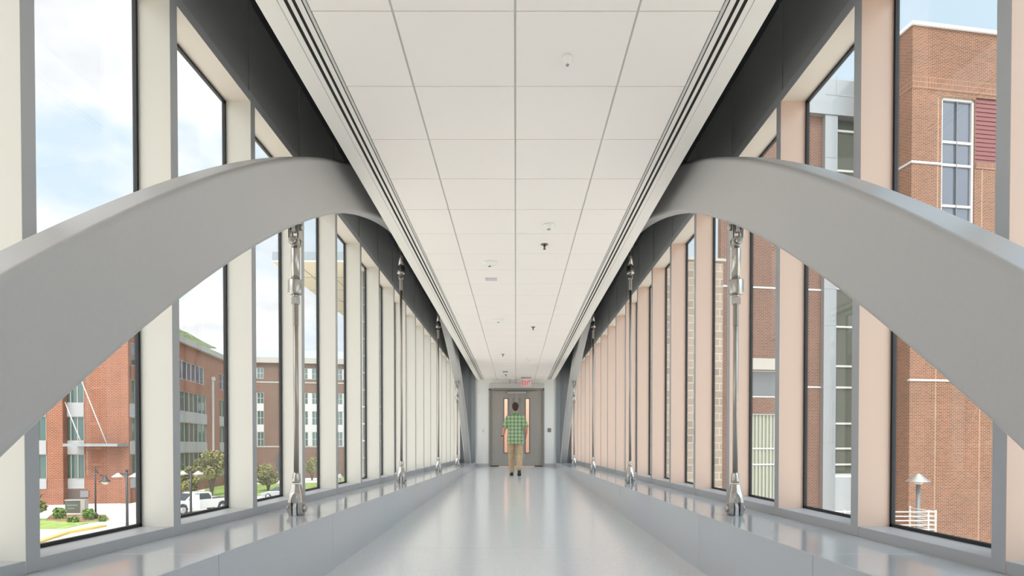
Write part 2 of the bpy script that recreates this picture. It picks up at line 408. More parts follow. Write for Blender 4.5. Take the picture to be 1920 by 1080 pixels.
# conduit drops over the operator
for i, x in enumerate((-.19, .005)):
    m = MB(); m.tube(V(x, YE-.03, DZT+.155), V(x, YE-.03, ZCEIL), .008, n=8); tag(m.build('conduit', M_FRONT), ('thin conduit dropping from the ceiling to the door operator, left one' if i == 0 else 'thin conduit dropping to the door operator beside the exit sign'), 'conduit', 'conduits above the door')
# wall plates
def plate(x, z, w, h, name, label, cat, mt, fn=None):
    e = empty(name, V(x, YE, z)); e.location = (x, YE, z+CZ); tag(e, label, cat)
    m = MB(); m.box(-w/2, w/2, -.012, 0, -h/2, h/2, rel=False); m.build('plate', mt, e, bevel=.003)
    return e
e = plate(hitY(1030, 806.5, YE).x, hitY(1030, 806.5, YE).z, .112, .125, 'door_push_plate', 'square bronze push plate on the white wall right of the double door', 'push plate', mat('bronze_plate', (.22, .20, .155), .4))
m = MB(); m.tube((0, -.012, 0), (0, -.018, 0), .02, n=20); m.build('button', mat('plate_button', (.4, .37, .3), .3, metal=.6), e)
e = plate(hitY(906, 808, YE).x, hitY(906, 808, YE).z, .075, .12, 'light_switch', 'white light switch on the wall left of the double door', 'light switch', mat('switch_white', (.75, .75, .76), .4))
m = MB(); m.box(-.012, .012, -.022, -.012, -.03, .03, rel=False); m.build('rocker', mat('switch_shade', (.5, .5, .52), .4), e)

# exit sign
P = hitY(986.5, 718, 18.35)
ex = empty('exit_sign', (P.x, 18.35, P.z+CZ)); tag(ex, 'red lettered EXIT sign hanging from the ceiling in front of the double door', 'exit sign')
zc = ZCEIL-P.z
m = MB(); m.box(-.16, .16, -.03, .03, zc-.03, zc, rel=False); m.box(-.155, .155, -.012, .012, zc-.05, zc-.03, rel=False); m.build('mount', mat('sign_alu', (.45, .44, .43), .35, metal=.5), ex, bevel=.003)
m = MB(); m.box(-.15, .15, -.004, .004, -.10, zc-.045, rel=False); m.build('acrylic_panel', mat('sign_face', (.80, .74, .72), .3), ex)
LET = {'E': [(0, 0, .2, 1), (0, 0, .9, .17), (0, .42, .75, .58), (0, .83, .9, 1)], 'I': [(.35, 0, .65, 1)], 'T': [(.4, 0, .62, 1), (.02, .83, 1, 1)]}
red = mat('exit_red', (.75, .01, .03), .4, emit=(1, .02, .05), estr=.12)
for i, ch in enumerate('EXIT'):
    x0 = -.128+i*.068 - (.008 if i == 3 else 0); h = .15; w = .058; y = -.0075
    m = MB()
    if ch == 'X':
        for sg in (0, 1):
            a, b = ((x0, x0+w*.28), (x0+w*.72, x0+w)) if sg == 0 else ((x0+w*.72, x0+w), (x0, x0+w*.28))
            yy = y+.0005*sg
            m.prism([(a[0], -.078), (a[1], -.078), (b[1], .072), (b[0], .072)], lambda p, q, d: (p, d, q), yy-.003, yy)
    else:
        for (a, b, c, d) in LET[ch]: m.box(x0+a*w, x0+c*w, y-.003, y+.001*0, -.078+b*h, -.078+d*h, rel=False)
    m.build('letter_'+ch.lower(), red, ex)

# ceiling fixtures
def ceil_pt(px, py):
    P = hitZ(px, py, ZCEIL); return (P.x, P.y, ZCEIL+CZ)
wplast = mat('white_plastic', (.84, .83, .80), .35); dk = mat('dark_lens', (.06, .06, .07), .3); brs = mat('sprinkler_metal', (.22, .20, .17), .35, metal=.9)
def smoke(px, py, r, label, dome=.04):
    o = empty('smoke_detector', ceil_pt(px, py)); tag(o, label, 'smoke detector', 'round detectors on the ceiling')
    m = MB(); m.lathe((0, 0, 0), [(r, 0), (r, -.008), (r*.93, -.018), (r*.55, -dome), (r*.2, -dome-.004)], n=32); m.build('housing', wplast, o)
    m = MB(); m.lathe((0, 0, -dome-.003), [(r*.17, 0), (r*.15, -.008)], n=16); m.build('sensor', dk, o)
def sprinkler(px, py, label):
    o = empty('fire_sprinkler', ceil_pt(px, py)); tag(o, label, 'sprinkler', 'pendent sprinklers on the ceiling')
    m = MB(); m.lathe((0, 0, 0), [(.040, 0), (.038, -.006), (.018, -.010)], n=24); m.build('escutcheon', brs, o)
    m = MB(); m.tube((0, 0, -.008), (0, 0, -.05), .007, n=10); m.tube((-.010, 0, -.01), (-.006, 0, -.052), .003, n=6); m.tube((.010, 0, -.01), (.006, 0, -.052), .003, n=6); m.build('frame', brs, o)
    m = MB(); m.lathe((0, 0, -.052), [(.016, 0), (.016, -.003)], n=16); m.build('deflector', brs, o)
def sensor(px, py, r, label):
    o = empty('motion_sensor', ceil_pt(px, py)); tag(o, label, 'motion sensor')
    m = MB(); m.lathe((0, 0, 0), [(r, 0), (r, -.012), (r*.8, -.03), (r*.45, -.045)], n=28); m.build('housing', wplast, o)
    m = MB(); m.lathe((0, 0, -.044), [(r*.42, 0), (r*.36, -.006), (r*.1, -.012)], n=20); m.build('lens', mat('grey_lens', (.35, .35, .38), .3), o)
sensor(1064, 106, .024, 'small white dome sensor on the ceiling, nearest to the viewer')
sensor(1029, 421, .050, 'white round sensor with a grey lens on the ceiling just before the first sprinkler')
sprinkler(1021, 458, 'dark pendent sprinkler on the ceiling, nearest of the row')
smoke(918, 492, .085, 'broad white smoke detector on the ceiling next to a small rectangular plate')
sprinkler(999.7, 613, 'dark pendent sprinkler halfway along the ceiling, right of the middle seam')
smoke(934, 599.5, .085, 'flat white smoke detector halfway along the ceiling, left of the middle seam')
sprinkler(943, 664, 'dark pendent sprinkler near the far end, left of the middle seam')
smoke(991, 673, .06, 'small white detector near the far end, right of the middle seam')
sprinkler(948.5, 702.5, 'dark pendent sprinkler closest to the double door')
smoke(949.5, 706.5, .06, 'white detector closest to the double door')
for px, py, lab in ((921, 523, 'small pale grey rectangular plate on the ceiling beside the broad smoke detector'), (947.5, 696.8, 'small dark rectangular plate on the ceiling near the double door')):
    c = ceil_pt(px, py); m = MB(); m.box(-.075, .075, -.05, .05, -.014, 0, rel=False)
    o = m.build('ceiling_plate', mat('plate_lilac', (.62, .60, .64), .4) if py < 600 else mat('plate_dark', (.16, .16, .16), .5), loc=c, bevel=.004); tag(o, lab, 'ceiling plate')

# ------------------------------------------------------------------ arches
AY = 9.727
top = lambda d: 3.310-.0392*d*d-.0643e-3*d**4
bot = lambda d: 2.9035-.0399*d*d-.0765e-3*d**4
XI, XO = 1.424, 1.60
def arch(s):
    m = MB(); rings = []; r = .030; n = 130; k = 5
    ds = [-9.6+i*(18.9)/n for i in range(n+1)]
    for d in ds:
        zt, zb_ = top(d), bot(d)
        # section is taken normal to the curve: shift bottom/top points along the slope
        sl = -(.0784*d+.2572e-3*d**3); nn = Vector((0, -sl, 1)).normalized()
        mid_ = Vector((0, AY+d, (zt+zb_)/2)); h = (zt-zb_)/2*nn.z
        # vertical gap -> normal half thickness
        ring = []
        for cx_, ch, a0 in ((XO-r, h-r, 0), (XI+r, h-r, 90), (XI+r, -(h-r), 180), (XO-r, -(h-r), 270)):
            for j in range(k+1):
                t = R(a0+90*j/k)
                x = cx_+r*math.cos(t); q = ch+r*math.sin(t)
                p = mid_+nn*q; ring.append(m.bm.verts.new((s*x, p.y, p.z+CZ)))
        rings.append(ring)
    N = len(rings[0])
    for A, B in zip(rings, rings[1:]):
        for i in range(N):
            f = m.bm.faces.new((A[i], A[(i+1) % N], B[(i+1) % N], B[i])); f.smooth = True
    m.bm.faces.new(rings[0]); m.bm.faces.new(rings[-1])
    # trim below the ledge and behind the end wall
    for co, no in (((0, 0, CZ-.9), (0, 0, -1)), ((0, YE-.1, 0), (0, 1, 0))):
        g = bmesh.ops.bisect_plane(m.bm, geom=m.bm.verts[:]+m.bm.edges[:]+m.bm.faces[:], plane_co=co, plane_no=no, clear_outer=True)
        ed = [e for e in g['geom_cut'] if isinstance(e, bmesh.types.BMEdge)]
        if ed: bmesh.ops.edgeloop_fill(m.bm, edges=ed)
    o = m.build('steel_arch', M_ARCH)
    w = o.modifiers.new('wn', 'WEIGHTED_NORMAL'); w.keep_sharp = True
    tag(o, 'big grey painted steel box arch rising from the %s ledge' % ('left' if s < 0 else 'right'), 'arch', 'pair of steel arches')
arch(-1); arch(1)

# ------------------------------------------------------------------ tension rods
def rod(s, y, label):
    x = s*1.50; zb0 = cz(y); zt = bot(y-AY)
    root = empty('tension_rod', (x, y, zb0+CZ)); tag(root, label, 'tension rod', 'stainless hangers of the arches')
    H = zt-zb0; ins = -s       # direction towards the corridor
    # bottom fork
    m = MB()
    m.lathe((0, 0, 0), [(.026, .222), (.028, .235), (.027, .255), (.024, .283), (.021, .292)], n=24); m.build('socket', M_STEEL, root)
    m = MB()
    LV = [(.0, .022, .047, .030), (.02, .022, .051, .040), (.05, .022, .052, .044), (.09, .022, .051, .044), (.12, .018, .047, .041), (.14, .010, .043, .038), (.152, .0, .040, .036), (.18, .0, .034, .032), (.212, .0, .028, .027)]
    for q in (-1, 1):
        for A_, B_ in zip(LV, LV[1:]):
            P_ = []
            for x_i in (1, 2):
                for ysg in (-1, 1):
                    for S in (A_, B_): P_.append((q*S[x_i], ysg*S[3]*(.72 if x_i == 2 else 1), S[0]))
            m.hexa(P_)
    bmesh.ops.remove_doubles(m.bm, verts=m.bm.verts, dist=.0001)
    fk = m.build('fork', M_STEEL, root, bevel=.004)
    m = MB(); m.tube((-ins*.056, 0, .048), (ins*.060, 0, .048), .016, n=20); m.lathe((ins*.050, 0, .048), [(.026, 0), (.026, ins*.012), (.018, ins*.016)], axis='X', n=24); m.lathe((-ins*.050, 0, .048), [(.024, 0), (.024, -ins*.010)], axis='X', n=24)
    m.build('pin', M_STEEL, fk)
    m = MB(); m.prism([(-.04, 0), (.04, 0), (.04, .06), (.025, .085), (-.025, .085), (-.04, .06)], lambda a, b, d: (d, a, b), -.012, .012)
    m.build('anchor_lug', mat('lug_paint', (.5, .52, .54), .3), root, bevel=.003)
    # bar
    m = MB(); m.tube((0, 0, .285), (0, 0, H-.50), .0175, n=20); m.build('bar', M_STEELB, root)
    m = MB()
    z = H-.70
    while z < H-.50:
        m.lathe((0, 0, z), [(.0185, 0), (.0205, .003), (.0185, .006)], n=16); z += .0062
    m.build('thread', M_STEELB, root)
    m = MB(); m.lathe((0, 0, H-.555), [(.029, 0), (.031, .004), (.031, .044), (.029, .048)], n=6, smooth=False)
    m.lathe((0, 0, H-.508), [(.022, 0), (.024, .005), (.024, .02)], n=24); m.build('lock_nut', M_STEEL, root)
    m = MB(); m.lathe((0, 0, H-.492), [(.034, 0), (.048, .006), (.050, .012), (.050, .092), (.047, .1), (.030, .1)], n=32); m.build('coupler', M_STEEL, root)
    m = MB(); m.lathe((0, 0, 0), [(.030, H-.393), (.030, H-.185), (.026, H-.175)], n=28); m.build('sleeve', M_STEEL, root)
    # top universal joint
    m = MB(); m.prism([(-.018, H-.19), (.018, H-.19), (.03, H-.15), (.03, H-.12), (.015, H-.095), (-.015, H-.095), (-.03, H-.12), (-.03, H-.15)], lambda a, b, d: (a, d, b), -.016, .016)
    m.build('eye', M_STEEL, root, bevel=.003)
    m = MB()
    for q in (-1, 1):
        arc = [(.036*math.cos(R(t)), H-.130+.040*math.sin(R(t))) for t in range(180, 361, 15)]
        inn = [(.022*math.cos(R(t)), H-.112+.010*math.sin(R(t))) for t in range(360, 179, -30)]
        m.prism(arc+[(.036, H-.02), (.022, H-.02)]+inn+[(-.022, H-.02), (-.036, H-.02)], lambda a, b, d: (a, d, b), q*.020, q*.034)
    for q in (-1, 1):
        m.prism([(-.034, H-.12), (.034, H-.12), (.034, H-.025), (.018, H-.006), (-.018, H-.006), (-.034, H-.025)], lambda a, b, d: (d, a, b), q*.026, q*.038)
    sh = m.build('shackle', M_STEEL, root, bevel=.003)
    m = MB(); m.tube((0, -.046, H-.135), (0, .046, H-.135), .016, n=20); m.lathe((0, -.036, H-.135), [(.021, 0), (.021, -.014), (.017, -.017)], axis='Y', n=24); m.build('lower_pin', M_STEEL, sh)
    m = MB(); m.tube((-.05, 0, H-.035), (.05, 0, H-.035), .013, n=20); m.lathe((ins*.040, 0, H-.035), [(.021, 0), (.021, ins*.013), (.016, ins*.017)], axis='X', n=24); m.build('upper_pin', M_STEEL, sh)
    m = MB(); m.prism([(-.03, H-.055), (-.02, H-.07), (.02, H-.07), (.03, H-.055), (.03, H+.012), (-.03, H+.012)], lambda a, b, d: (d, a, b), -.014, .014); m.build('arch_lug', M_ARCH, root, bevel=.003)
RY = [4.02, 7.72, 11.42, 15.12]
names = ['nearest to the viewer', 'second from the viewer', 'third from the viewer', 'farthest from the viewer']
for s in (-1, 1):
    for y, nm in zip(RY, names): rod(s, y, 'stainless tension rod on the %s ledge, %s' % ('left' if s < 0 else 'right', nm))

# ------------------------------------------------------------------ outside: ground
GZ = -6.0
m = MB(); m.box(-500, 500, -120, 900, GZ-.5, GZ)
struct(m.build('ground', mat('pale_concrete_ground', (.72, .69, .63), .9, noise=.08, nscale=.4)), 'pale sunlit paving outside')
lawnm = mat('lawn_grass', (.22, .30, .07), .95, noise=.35, nscale=1.2, bump=.5)
def slab(name, pts, h, mt, label, z=GZ, kind='structure', cat=None):
    m = MB(); m.prism(pts, lambda a, b, d: V(a, b, d), z, z+h); o = m.build(name, mt); tag(o, label, cat, kind=kind); return o
def gp(px, py, z=GZ): P = hitZ(px, py, z); return (P.x, P.y)
slab('lawn', [gp(40, 993), gp(120, 992), gp(168, 981), gp(205, 976), gp(160, 972), gp(60, 974)], .05, lawnm, 'bright grass strip in front of the brick wing, below the sign')
slab('lawn', [gp(150, 1085), gp(20, 1075), gp(-40, 1010), gp(60, 1013)], .05, lawnm, 'corner of grass at the bottom of the far left window')
slab('planting_bed', [gp(85, 977), gp(160, 980), gp(205, 974), gp(198, 966), gp(95, 966)], .07, mat('mulch', (.25, .13, .08), .95, noise=.3, nscale=4), 'brown mulch bed under the shrubs')
slab('lawn', [gp(380, 928), gp(455, 935), gp(455, 907), gp(390, 907)], .05, lawnm, 'grass behind the white pickup truck')
slab('lawn', [gp(470, 932), gp(530, 925), gp(600, 912), gp(600, 905), gp(480, 908)], .05, lawnm, 'grass under the low spreading tree')
slab('lawn', [gp(620, 905), gp(700, 902), gp(700, 890), gp(620, 893)], .05, lawnm, 'grass patch beside the small white-capped lamp')
slab('road', [gp(60, 1050), gp(260, 1000), gp(440, 962), gp(700, 925), gp(700, 912), gp(440, 938), gp(255, 975), gp(60, 1020)], .02, mat('light_asphalt', (.50, .49, .47), .9, noise=.08, nscale=1), 'pale road curving past the brick buildings')
kb = slab('kerb_line', [gp(74, 1020), gp(130, 1001), gp(200, 988), gp(196, 986.5), gp(128, 998.5), gp(70, 1017)], .15, mat('yellow_kerb_paint', (.62, .42, .12), .8), 'yellow painted kerb curving round the grass')

# ------------------------------------------------------------------ outside: buildings
BR_L = brick_mat('brick_left', (.20, .048, .022), (.14, .032, .015), (.36, .20, .13), bw=.34, bh=.135, mort=.024)
BR_R = brick_mat('brick_right', (.17, .060, .032), (.085, .033, .020), (.29, .18, .115), mort=.012)
BR_D = brick_mat('brick_dark', (.105, .040, .027), (.062, .027, .020), (.23, .15, .11), mort=.012)
BR_S = brick_mat('brick_soldier', (.17, .060, .032), (.10, .04, .024), (.32, .20, .13), bw=.075, bh=.23, mort=.012, soldier=True)
STONE = brick_mat('tan_stone', (.25, .20, .155), (.10, .092, .085), (.34, .30, .25), bw=.78, bh=.34, mort=.026, offset=.37, vary=.3, bias=-.35)
M_WIN = mat('dark_green_glass', (.05, .10, .09), .06, spec=.9)
M_WINB = mat('sky_blue_glass', (.07, .075, .10), .05, spec=1.)
M_WING = mat('grey_window_glass', (.10, .105, .11), .06, spec=.9)
M_WFR = mat('white_window_frame', (.48, .48, .47), .5)
M_GFR = mat('tan_window_frame', (.42, .38, .33), .5)
M_SPAN = mat('pale_spandrel_panel', (.33, .33, .335), .5)
M_CORN = mat('cream_cornice', (.34, .32, .285), .6)
M_METAL = mat('silver_cladding', (.26, .27, .28), .35, metal=.3)
fn_front = lambda y0: (lambda a, d, z: (a, y0+d, z+CZ))
fn_right = lambda x0: (lambda a, d, z: (x0-d, a, z+CZ))
fn_left = lambda x0: (lambda a, d, z: (x0+d, a, z+CZ))
def bxf(m, fn, a0, a1, d0, d1, z0, z1, mi=0): m.hexa([fn(a, d, z) for a in (a0, a1) for d in (d0, d1) for z in (z0, z1)], mi)
def wallgrid(root, name, fn, a0, a1, z0, z1, holes, mt, th=.3):
    A = sorted(set([a0, a1]+[min(max(h[i], a0), a1) for h in holes for i in (0, 1)])); Z = sorted(set([z0, z1]+[min(max(h[i], z0), z1) for h in holes for i in (2, 3)]))
    m = MB()
    for i in range(len(A)-1):
        j = 0
        while j < len(Z)-1:
            def inh(j): 
                ca = (A[i]+A[i+1])/2; c = (Z[j]+Z[j+1])/2; return any(h[0] < ca < h[1] and h[2] < c < h[3] for h in holes)
            if inh(j): j += 1; continue
            k = j
            while k+1 < len(Z)-1 and not inh(k+1): k += 1
            bxf(m, fn, A[i], A[i+1], 0, th, Z[j], Z[k+1]); j = k+1
    return m.build(name, mt, root)
def window(root, fn, a0, a1, z0, z1, nv=1, zs=(), fr=M_WFR, gl=M_WIN, w=.07, d=.12):
    m = MB()
    bxf(m, fn, a0, a0+w, d-.05, d+.06, z0, z1); bxf(m, fn, a1-w, a1, d-.05, d+.06, z0, z1)
    bxf(m, fn, a0, a1, d-.05, d+.06, z0, z0+w); bxf(m, fn, a0, a1, d-.05, d+.06, z1-w, z1)
    for i in range(1, nv):
        a = a0+(a1-a0)*i/nv; bxf(m, fn, a-w/2, a+w/2, d-.03, d+.06, z0, z1)
    for z in zs: bxf(m, fn, a0, a1, d-.03, d+.06, z-w/2, z+w/2)
    o = m.build('window', fr, root)
    m = MB(); bxf(m, fn, a0+.01, a1-.01, d+.04, d+.08, z0+.01, z1-.01); m.build('pane', gl, o)
    return o
def panel(root, name, fn, a0, a1, z0, z1, mt, d0=.0, d1=.25):
    m = MB(); bxf(m, fn, a0, a1, d0, d1, z0, z1); return m.build(name, mt, root)

ANG = R(8.6)
# --- left brick wing
fa = Frame(-40.6, 62, ANG)
A = empty('brick_building', (-40.6, 62, 0), ANG); tag(A, 'red brick wing with white spandrels, canopy and ribbon windows, nearest on the left', 'building')
ff = fn_front(0); TOPA = 13.1
cols = [(-25, -21), (-18.5, -14.5), (fa.X(40), fa.X(87)), (fa.X(119), fa.X(158))]
holes = []
for c in cols:
    for z0, z1 in ((8.6, 11), (-4.4, 7.1)): holes.append((c[0], c[1], z0, z1))
wallgrid(A, 'front_wall', ff, -27, 0, GZ, TOPA, holes, BR_L)
for c in cols:
    for z0, z1 in ((8.6, 11), (4.5, 7.1), (.55, 3.1), (-3.4, -.8)): window(A, ff, c[0], c[1], z0, z1, 3, fr=M_GFR, gl=M_WIN)
    for z0, z1 in ((3.1, 4.5), (-.8, .55), (-4.4, -3.4)): panel(A, 'spandrel_panel', ff, c[0], c[1], z0, z1, M_SPAN, -.05)
panel(A, 'brick_pier', ff, fa.X(89, -.8), fa.X(118, -.8), GZ, TOPA, BR_L, -.8, 0)
panel(A, 'corner_pilaster', ff, fa.X(227, -.35), 0.0, GZ, TOPA, BR_L, -.35, 0)
panel(A, 'recessed_entry', ff, fa.X(124), fa.X(163), GZ, -4.5, mat('entry_dark', (.10, .075, .065), .7), -.03, .1)
fr_ = fn_right(0)
groups = [(fa.Y(244), fa.Y(290)), (fa.Y(330), fa.Y(388)), (fa.Y(412), fa.Y(452))]
holes = []
for g in groups:
    holes += [(g[0]+(.8 if g is groups[1] else 0), g[1]-(.8 if g is groups[1] else 0), 8.6, 11), (g[0], g[1], -4.4, 7.1)]
wallgrid(A, 'side_wall', fr_, 0, 36, GZ, TOPA, holes, BR_L)
for g in groups:
    nv = max(2, round((g[1]-g[0])/1.5)); t = .8 if g is groups[1] else 0
    window(A, fr_, g[0]+t, g[1]-t, 8.6, 11, max(2, nv-1), gl=M_WINB)
    for z0, z1 in ((4.5, 7.1), (.55, 3.1), (-3.4, -.8)): window(A, fr_, g[0], g[1], z0, z1, nv, fr=M_GFR)
    for z0, z1 in ((3.1, 4.5), (-.8, .55), (-4.4, -3.4)): panel(A, 'spandrel_panel', fr_, g[0], g[1], z0, z1, M_SPAN, -.05)
panel(A, 'cornice', fr_, -.4, 36, TOPA, TOPA+.75, M_CORN, -.5, 14)
panel(A, 'cornice', ff, -27, .4, TOPA, TOPA+.75, M_CORN, -.5, .5)
yd = fa.Y(398.5); panel(A, 'downpipe', fr_, yd-.16, yd+.16, -3.5, 9.6, M_WFR, -.22, -.02); panel(A, 'downpipe_head', fr_, yd-.3, yd+.3, 9.6, 10.1, M_WFR, -.35, -.02)
# canopy with tie rods
c0, c1 = fa.X(122, -2.2), fa.X(224, -2.2)
panel(A, 'canopy', ff, c0, c1, -.0, .28, M_METAL, -2.6, -.02)
for pa, pb in ((118, 153), (150, 200)):
    m = MB(); m.tube((fa.X(pa), -.02, 5.3 if pa < 130 else 7.4), None or (fa.X(pb, -2.2), -2.2, .28), .05, n=8)
    for v in m.bm.verts: v.co.z += CZ
    m.build('tie_rod', M_WFR, A)

# --- far brick building
fb = Frame(-62, 108, ANG)
B = empty('brick_building', (-62, 108, 0), ANG); tag(B, 'far red brick building with paired windows and a pale metal penthouse', 'building')
ff = fn_front(0); TB = 15.6
gs = [(fb.X(462), fb.X(495)), (fb.X(566), fb.X(597)), (fb.X(630), fb.X(662)), (fb.X(700), fb.X(730))]
holes = []; HB = []
for g in gs:
    za = lambda py: fb.Z(580, py)
    for y0, y1 in ((711, 691), (758, 737), (797, 771), (837, 810)): holes.append((g[0], g[1], za(y0), za(y1)))
    for y0, y1 in ((771, 758), (810, 797)): holes.append((g[0], g[1], za(y0), za(y1)))
wallgrid(B, 'front_wall', ff, 0, 60, GZ, TB, holes, BR_D)
for g in gs:
    for y0, y1 in ((711, 691), (758, 737), (797, 771), (837, 810)):
        mm = (g[0]+g[1])/2
        for a0, a1 in ((g[0], mm-.35), (mm+.35, g[1])): window(B, ff, a0, a1, za(y0), za(y1), 2, ((za(y0)+za(y1))/2,), gl=M_WIN)
        panel(B, 'pier', ff, mm-.35, mm+.35, za(y0), za(y1), M_WFR)
    for y0, y1 in ((771, 758), (810, 797)): panel(B, 'spandrel_panel', ff, g[0], g[1], za(y0), za(y1), M_WFR)
for py, h in ((719, .25), (838.6, .25)): panel(B, 'stone_band', ff, 0, 60, za(py), za(py)+h, M_CORN, -.08, .1)
panel(B, 'cornice', ff, -1, 60, TB, TB+1.0, M_CORN, -.7, 14)
panel(B, 'penthouse', ff, 2, 60, TB+1.0, TB+3.1, mat('ribbed_pale_metal', (.42, .44, .47), .4), 4, 12)
panel(B, 'roller_door', ff, fb.X(518), fb.X(545), GZ, za(850), mat('dock_door', (.06, .065, .07), .5), -.05, .2)

# --- glass building with the deep overhanging roof
G = empty('glass_building', (-13.2, 47, 0)); tag(G, 'dark glass building with a deep cream overhanging roof, behind the left glazing', 'building')
ff = fn_front(0); RZ = 13.9
panel(G, 'curtain_wall', ff, 0, 10, GZ, RZ, mat('dark_curtain_glass', (.06, .065, .06), .12, spec=.8), 0, .3)
panel(G, 'side_wall', fn_left(0), .3, 45, GZ, RZ, MATS['dark_curtain_glass'], 0, .3)
for i in range(11): panel(G, 'mullion', ff, i*.98, i*.98+.08, GZ, RZ, mat('taupe_mullion', (.28, .26, .23), .5), -.12, 0)
zz = GZ+1.0
while zz < RZ: panel(G, 'transom', ff, 0, 10, zz, zz+.09, M_WFR if int(zz*2) % 3 == 0 else MATS['taupe_mullion'], -.14, 0); zz += 1.35
rf = panel(G, 'roof', ff, -5.15, 12, RZ+.1, RZ+.75, mat('pale_grey_fascia', (.20, .235, .26), .5), -2.5, 45)
m = MB(); bxf(m, ff, -5.15, 12, -2.5, 45, RZ, RZ+.1)
sf = m.build('soffit', mat('cream_soffit', (.70, .62, .46), .6), rf)
m = MB()
for i in range(1, 12): bxf(m, ff, -5.15, 12, -2.5+i*4, -2.46+i*4, RZ-.02, RZ)
for i in (1, 2): bxf(m, ff, -5.15+i*1.7, -5.11+i*1.7, -2.5, 45, RZ-.02, RZ)
m.build('soffit_joint', mat('joint_dark', (.2, .18, .15), .6), rf)

# --- right brick hall
fe = Frame(18.05, 27, ANG)
E_ = empty('brick_building', (18.05, 27, 0), ANG); tag(E_, 'tall red brick building close outside the right glazing with a stacked corner window', 'building')
ff = fn_front(0); TE = 19.15
Ze = lambda px, py: fe.Z(px, py)
w0, w1 = fe.X(1760), fe.X(1822); wz1, wz0 = Ze(1790, 183), 4.2
sd0, sd1 = fe.X(1823), fe.X(1823)+3.2; sz1, sz0 = Ze(1830, 183), Ze(1830, 305)
wallgrid(E_, 'front_wall', ff, 0, 15, GZ, TE, [(w0, w1, wz0, wz1), (sd0, sd1, sz0, sz1)], BR_R)
o = window(E_, ff, w0, w1, wz0, wz1, 1, (Ze(1790, 265), Ze(1790, 308), Ze(1790, 385), Ze(1790, 460), 6.4), gl=M_WINB, w=.11)
m = MB(); mm = (w0+w1)/2; bxf(m, ff, mm-.02, mm+.02, .08, .2, wz0, wz1); m.build('middle_bar', M_WING, o)
pn = panel(E_, 'red_siding', ff, sd0, sd1, sz0, sz1, mat('maroon_siding', (.17, .045, .042), .5), .1, .3)
m = MB(); zz = sz0
while zz < sz1-.1: bxf(m, ff, sd0, sd1, .06, .1, zz, zz+.15); zz += .2
m.build('siding_board', MATS['maroon_siding'], pn)
panel(E_, 'soldier_course', ff, -.012, 15, Ze(1760, 170), Ze(1760, 147), BR_S, -.02, .1)
panel(E_, 'window_ledge', ff, -.03, w0, Ze(1730, 305)-.05, Ze(1730, 305)+.05, M_WFR, -.04, .1)
panel(E_, 'soldier_course', ff, sd0, sd1, sz0-.28, sz0, BR_S, -.02, .05)
m = MB(); bxf(m, ff, fe.X(1753)-.02, fe.X(1753)+.02, -.006, .01, GZ, 16); bxf(m, ff, fe.X(1836)-.02, fe.X(1836)+.02, -.006, .01, GZ, sz0-.3); m.build('control_joint', mat('joint_tan', (.34, .23, .15), .8), E_)
fl_ = fn_left(0); SD = 2.6
wallgrid(E_, 'side_wall', fl_, .3, SD-.01, GZ, TE, [], BR_R)
panel(E_, 'soldier_course', fl_, 0, SD-.01, Ze(1760, 170), Ze(1760, 147), BR_S, -.02, .1)
panel(E_, 'window_ledge', fl_, 0, SD-.01, Ze(1730, 305)-.05, Ze(1730, 305)+.05, M_WFR, -.04, .1)
panel(E_, 'window_ledge', ff, -.03, 4, 3.0, 3.09, M_WFR, -.04, .1)
panel(E_, 'coping', ff, -.1, 15.1, TE, TE+.14, mat('coping_metal', (.75, .76, .76), .4), -.1, SD-.05)
# --- rear part: facade facing us beyond the side wall
ff = fn_front(SD)
K = empty('brick_building', (18.05, 27, 0), ANG); tag(K, 'set-back brick and silver clad building with tall stair glazing, right side', 'building')
Xk = lambda px: fe.X(px, SD); Zk = lambda px, py: fe.Z(px, py, SD)
bx0, bx1 = Xk(1380), Xk(1537); gx0, gx1 = Xk(1560), Xk(1640)
hz = [(Xk(1385), Xk(1478), Zk(1420, 745), Zk(1420, 694)), (Xk(1385), Xk(1478), Zk(1420, 960), Zk(1420, 775))]
wallgrid(K, 'brick_wall', ff, Xk(1350), bx1, GZ, Zk(1500, 216), hz, BR_D)
panel(K, 'cream_beam', ff, Xk(1385), Xk(1478), Zk(1420, 694), Zk(1420, 673), M_CORN, -.25, .2)
window(K, ff, *hz[0][:2], *hz[0][2:], 1, (), gl=M_WING)
o = window(K, ff, *hz[1][:2], *hz[1][2:], 1, (Zk(1420, 841), Zk(1420, 871)), gl=mat('pale_green_glass', (.20, .24, .19), .15))
m = MB(); a = hz[1][0]
while a < hz[1][1]: bxf(m, ff, a, a+.09, .12, .15, hz[1][2], hz[1][3]); a += .19
m.build('blind', mat('cream_blind', (.33, .32, .26), .7), o)
panel(K, 'stone_band', ff, Xk(1350), bx1, Zk(1500, 544), Zk(1500, 541), M_WFR, -.03, .1)
panel(K, 'stone_band', ff, Xk(1495), bx1, Zk(1500, 727), Zk(1500, 724), M_WFR, -.03, .1)
panel(K, 'silver_column', ff, bx1, gx0, GZ, Zk(1500, 216), M_METAL, -.25, .3)
m = MB(); 
for py in (300, 420, 544, 612, 726, 830): bxf(m, ff, bx1-.01, gx0+.01, -.262, -.24, Zk(1550, py), Zk(1550, py)+.03)
m.build('panel_joint', mat('joint_grey', (.25, .26, .27), .5), K)
panel(K, 'silver_parapet', ff, Xk(1350), 0, Zk(1500, 216), Zk(1500, 150), M_METAL, -.3, 2)
m = MB(); bxf(m, ff, Xk(1556)-.02, Xk(1556)+.02, -.312, -.3, Zk(1556, 185), Zk(1556, 150)); bxf(m, ff, bx1, 0, -.312, -.3, Zk(1560, 186), Zk(1560, 184)); m.build('panel_joint', MATS['joint_grey'], K)
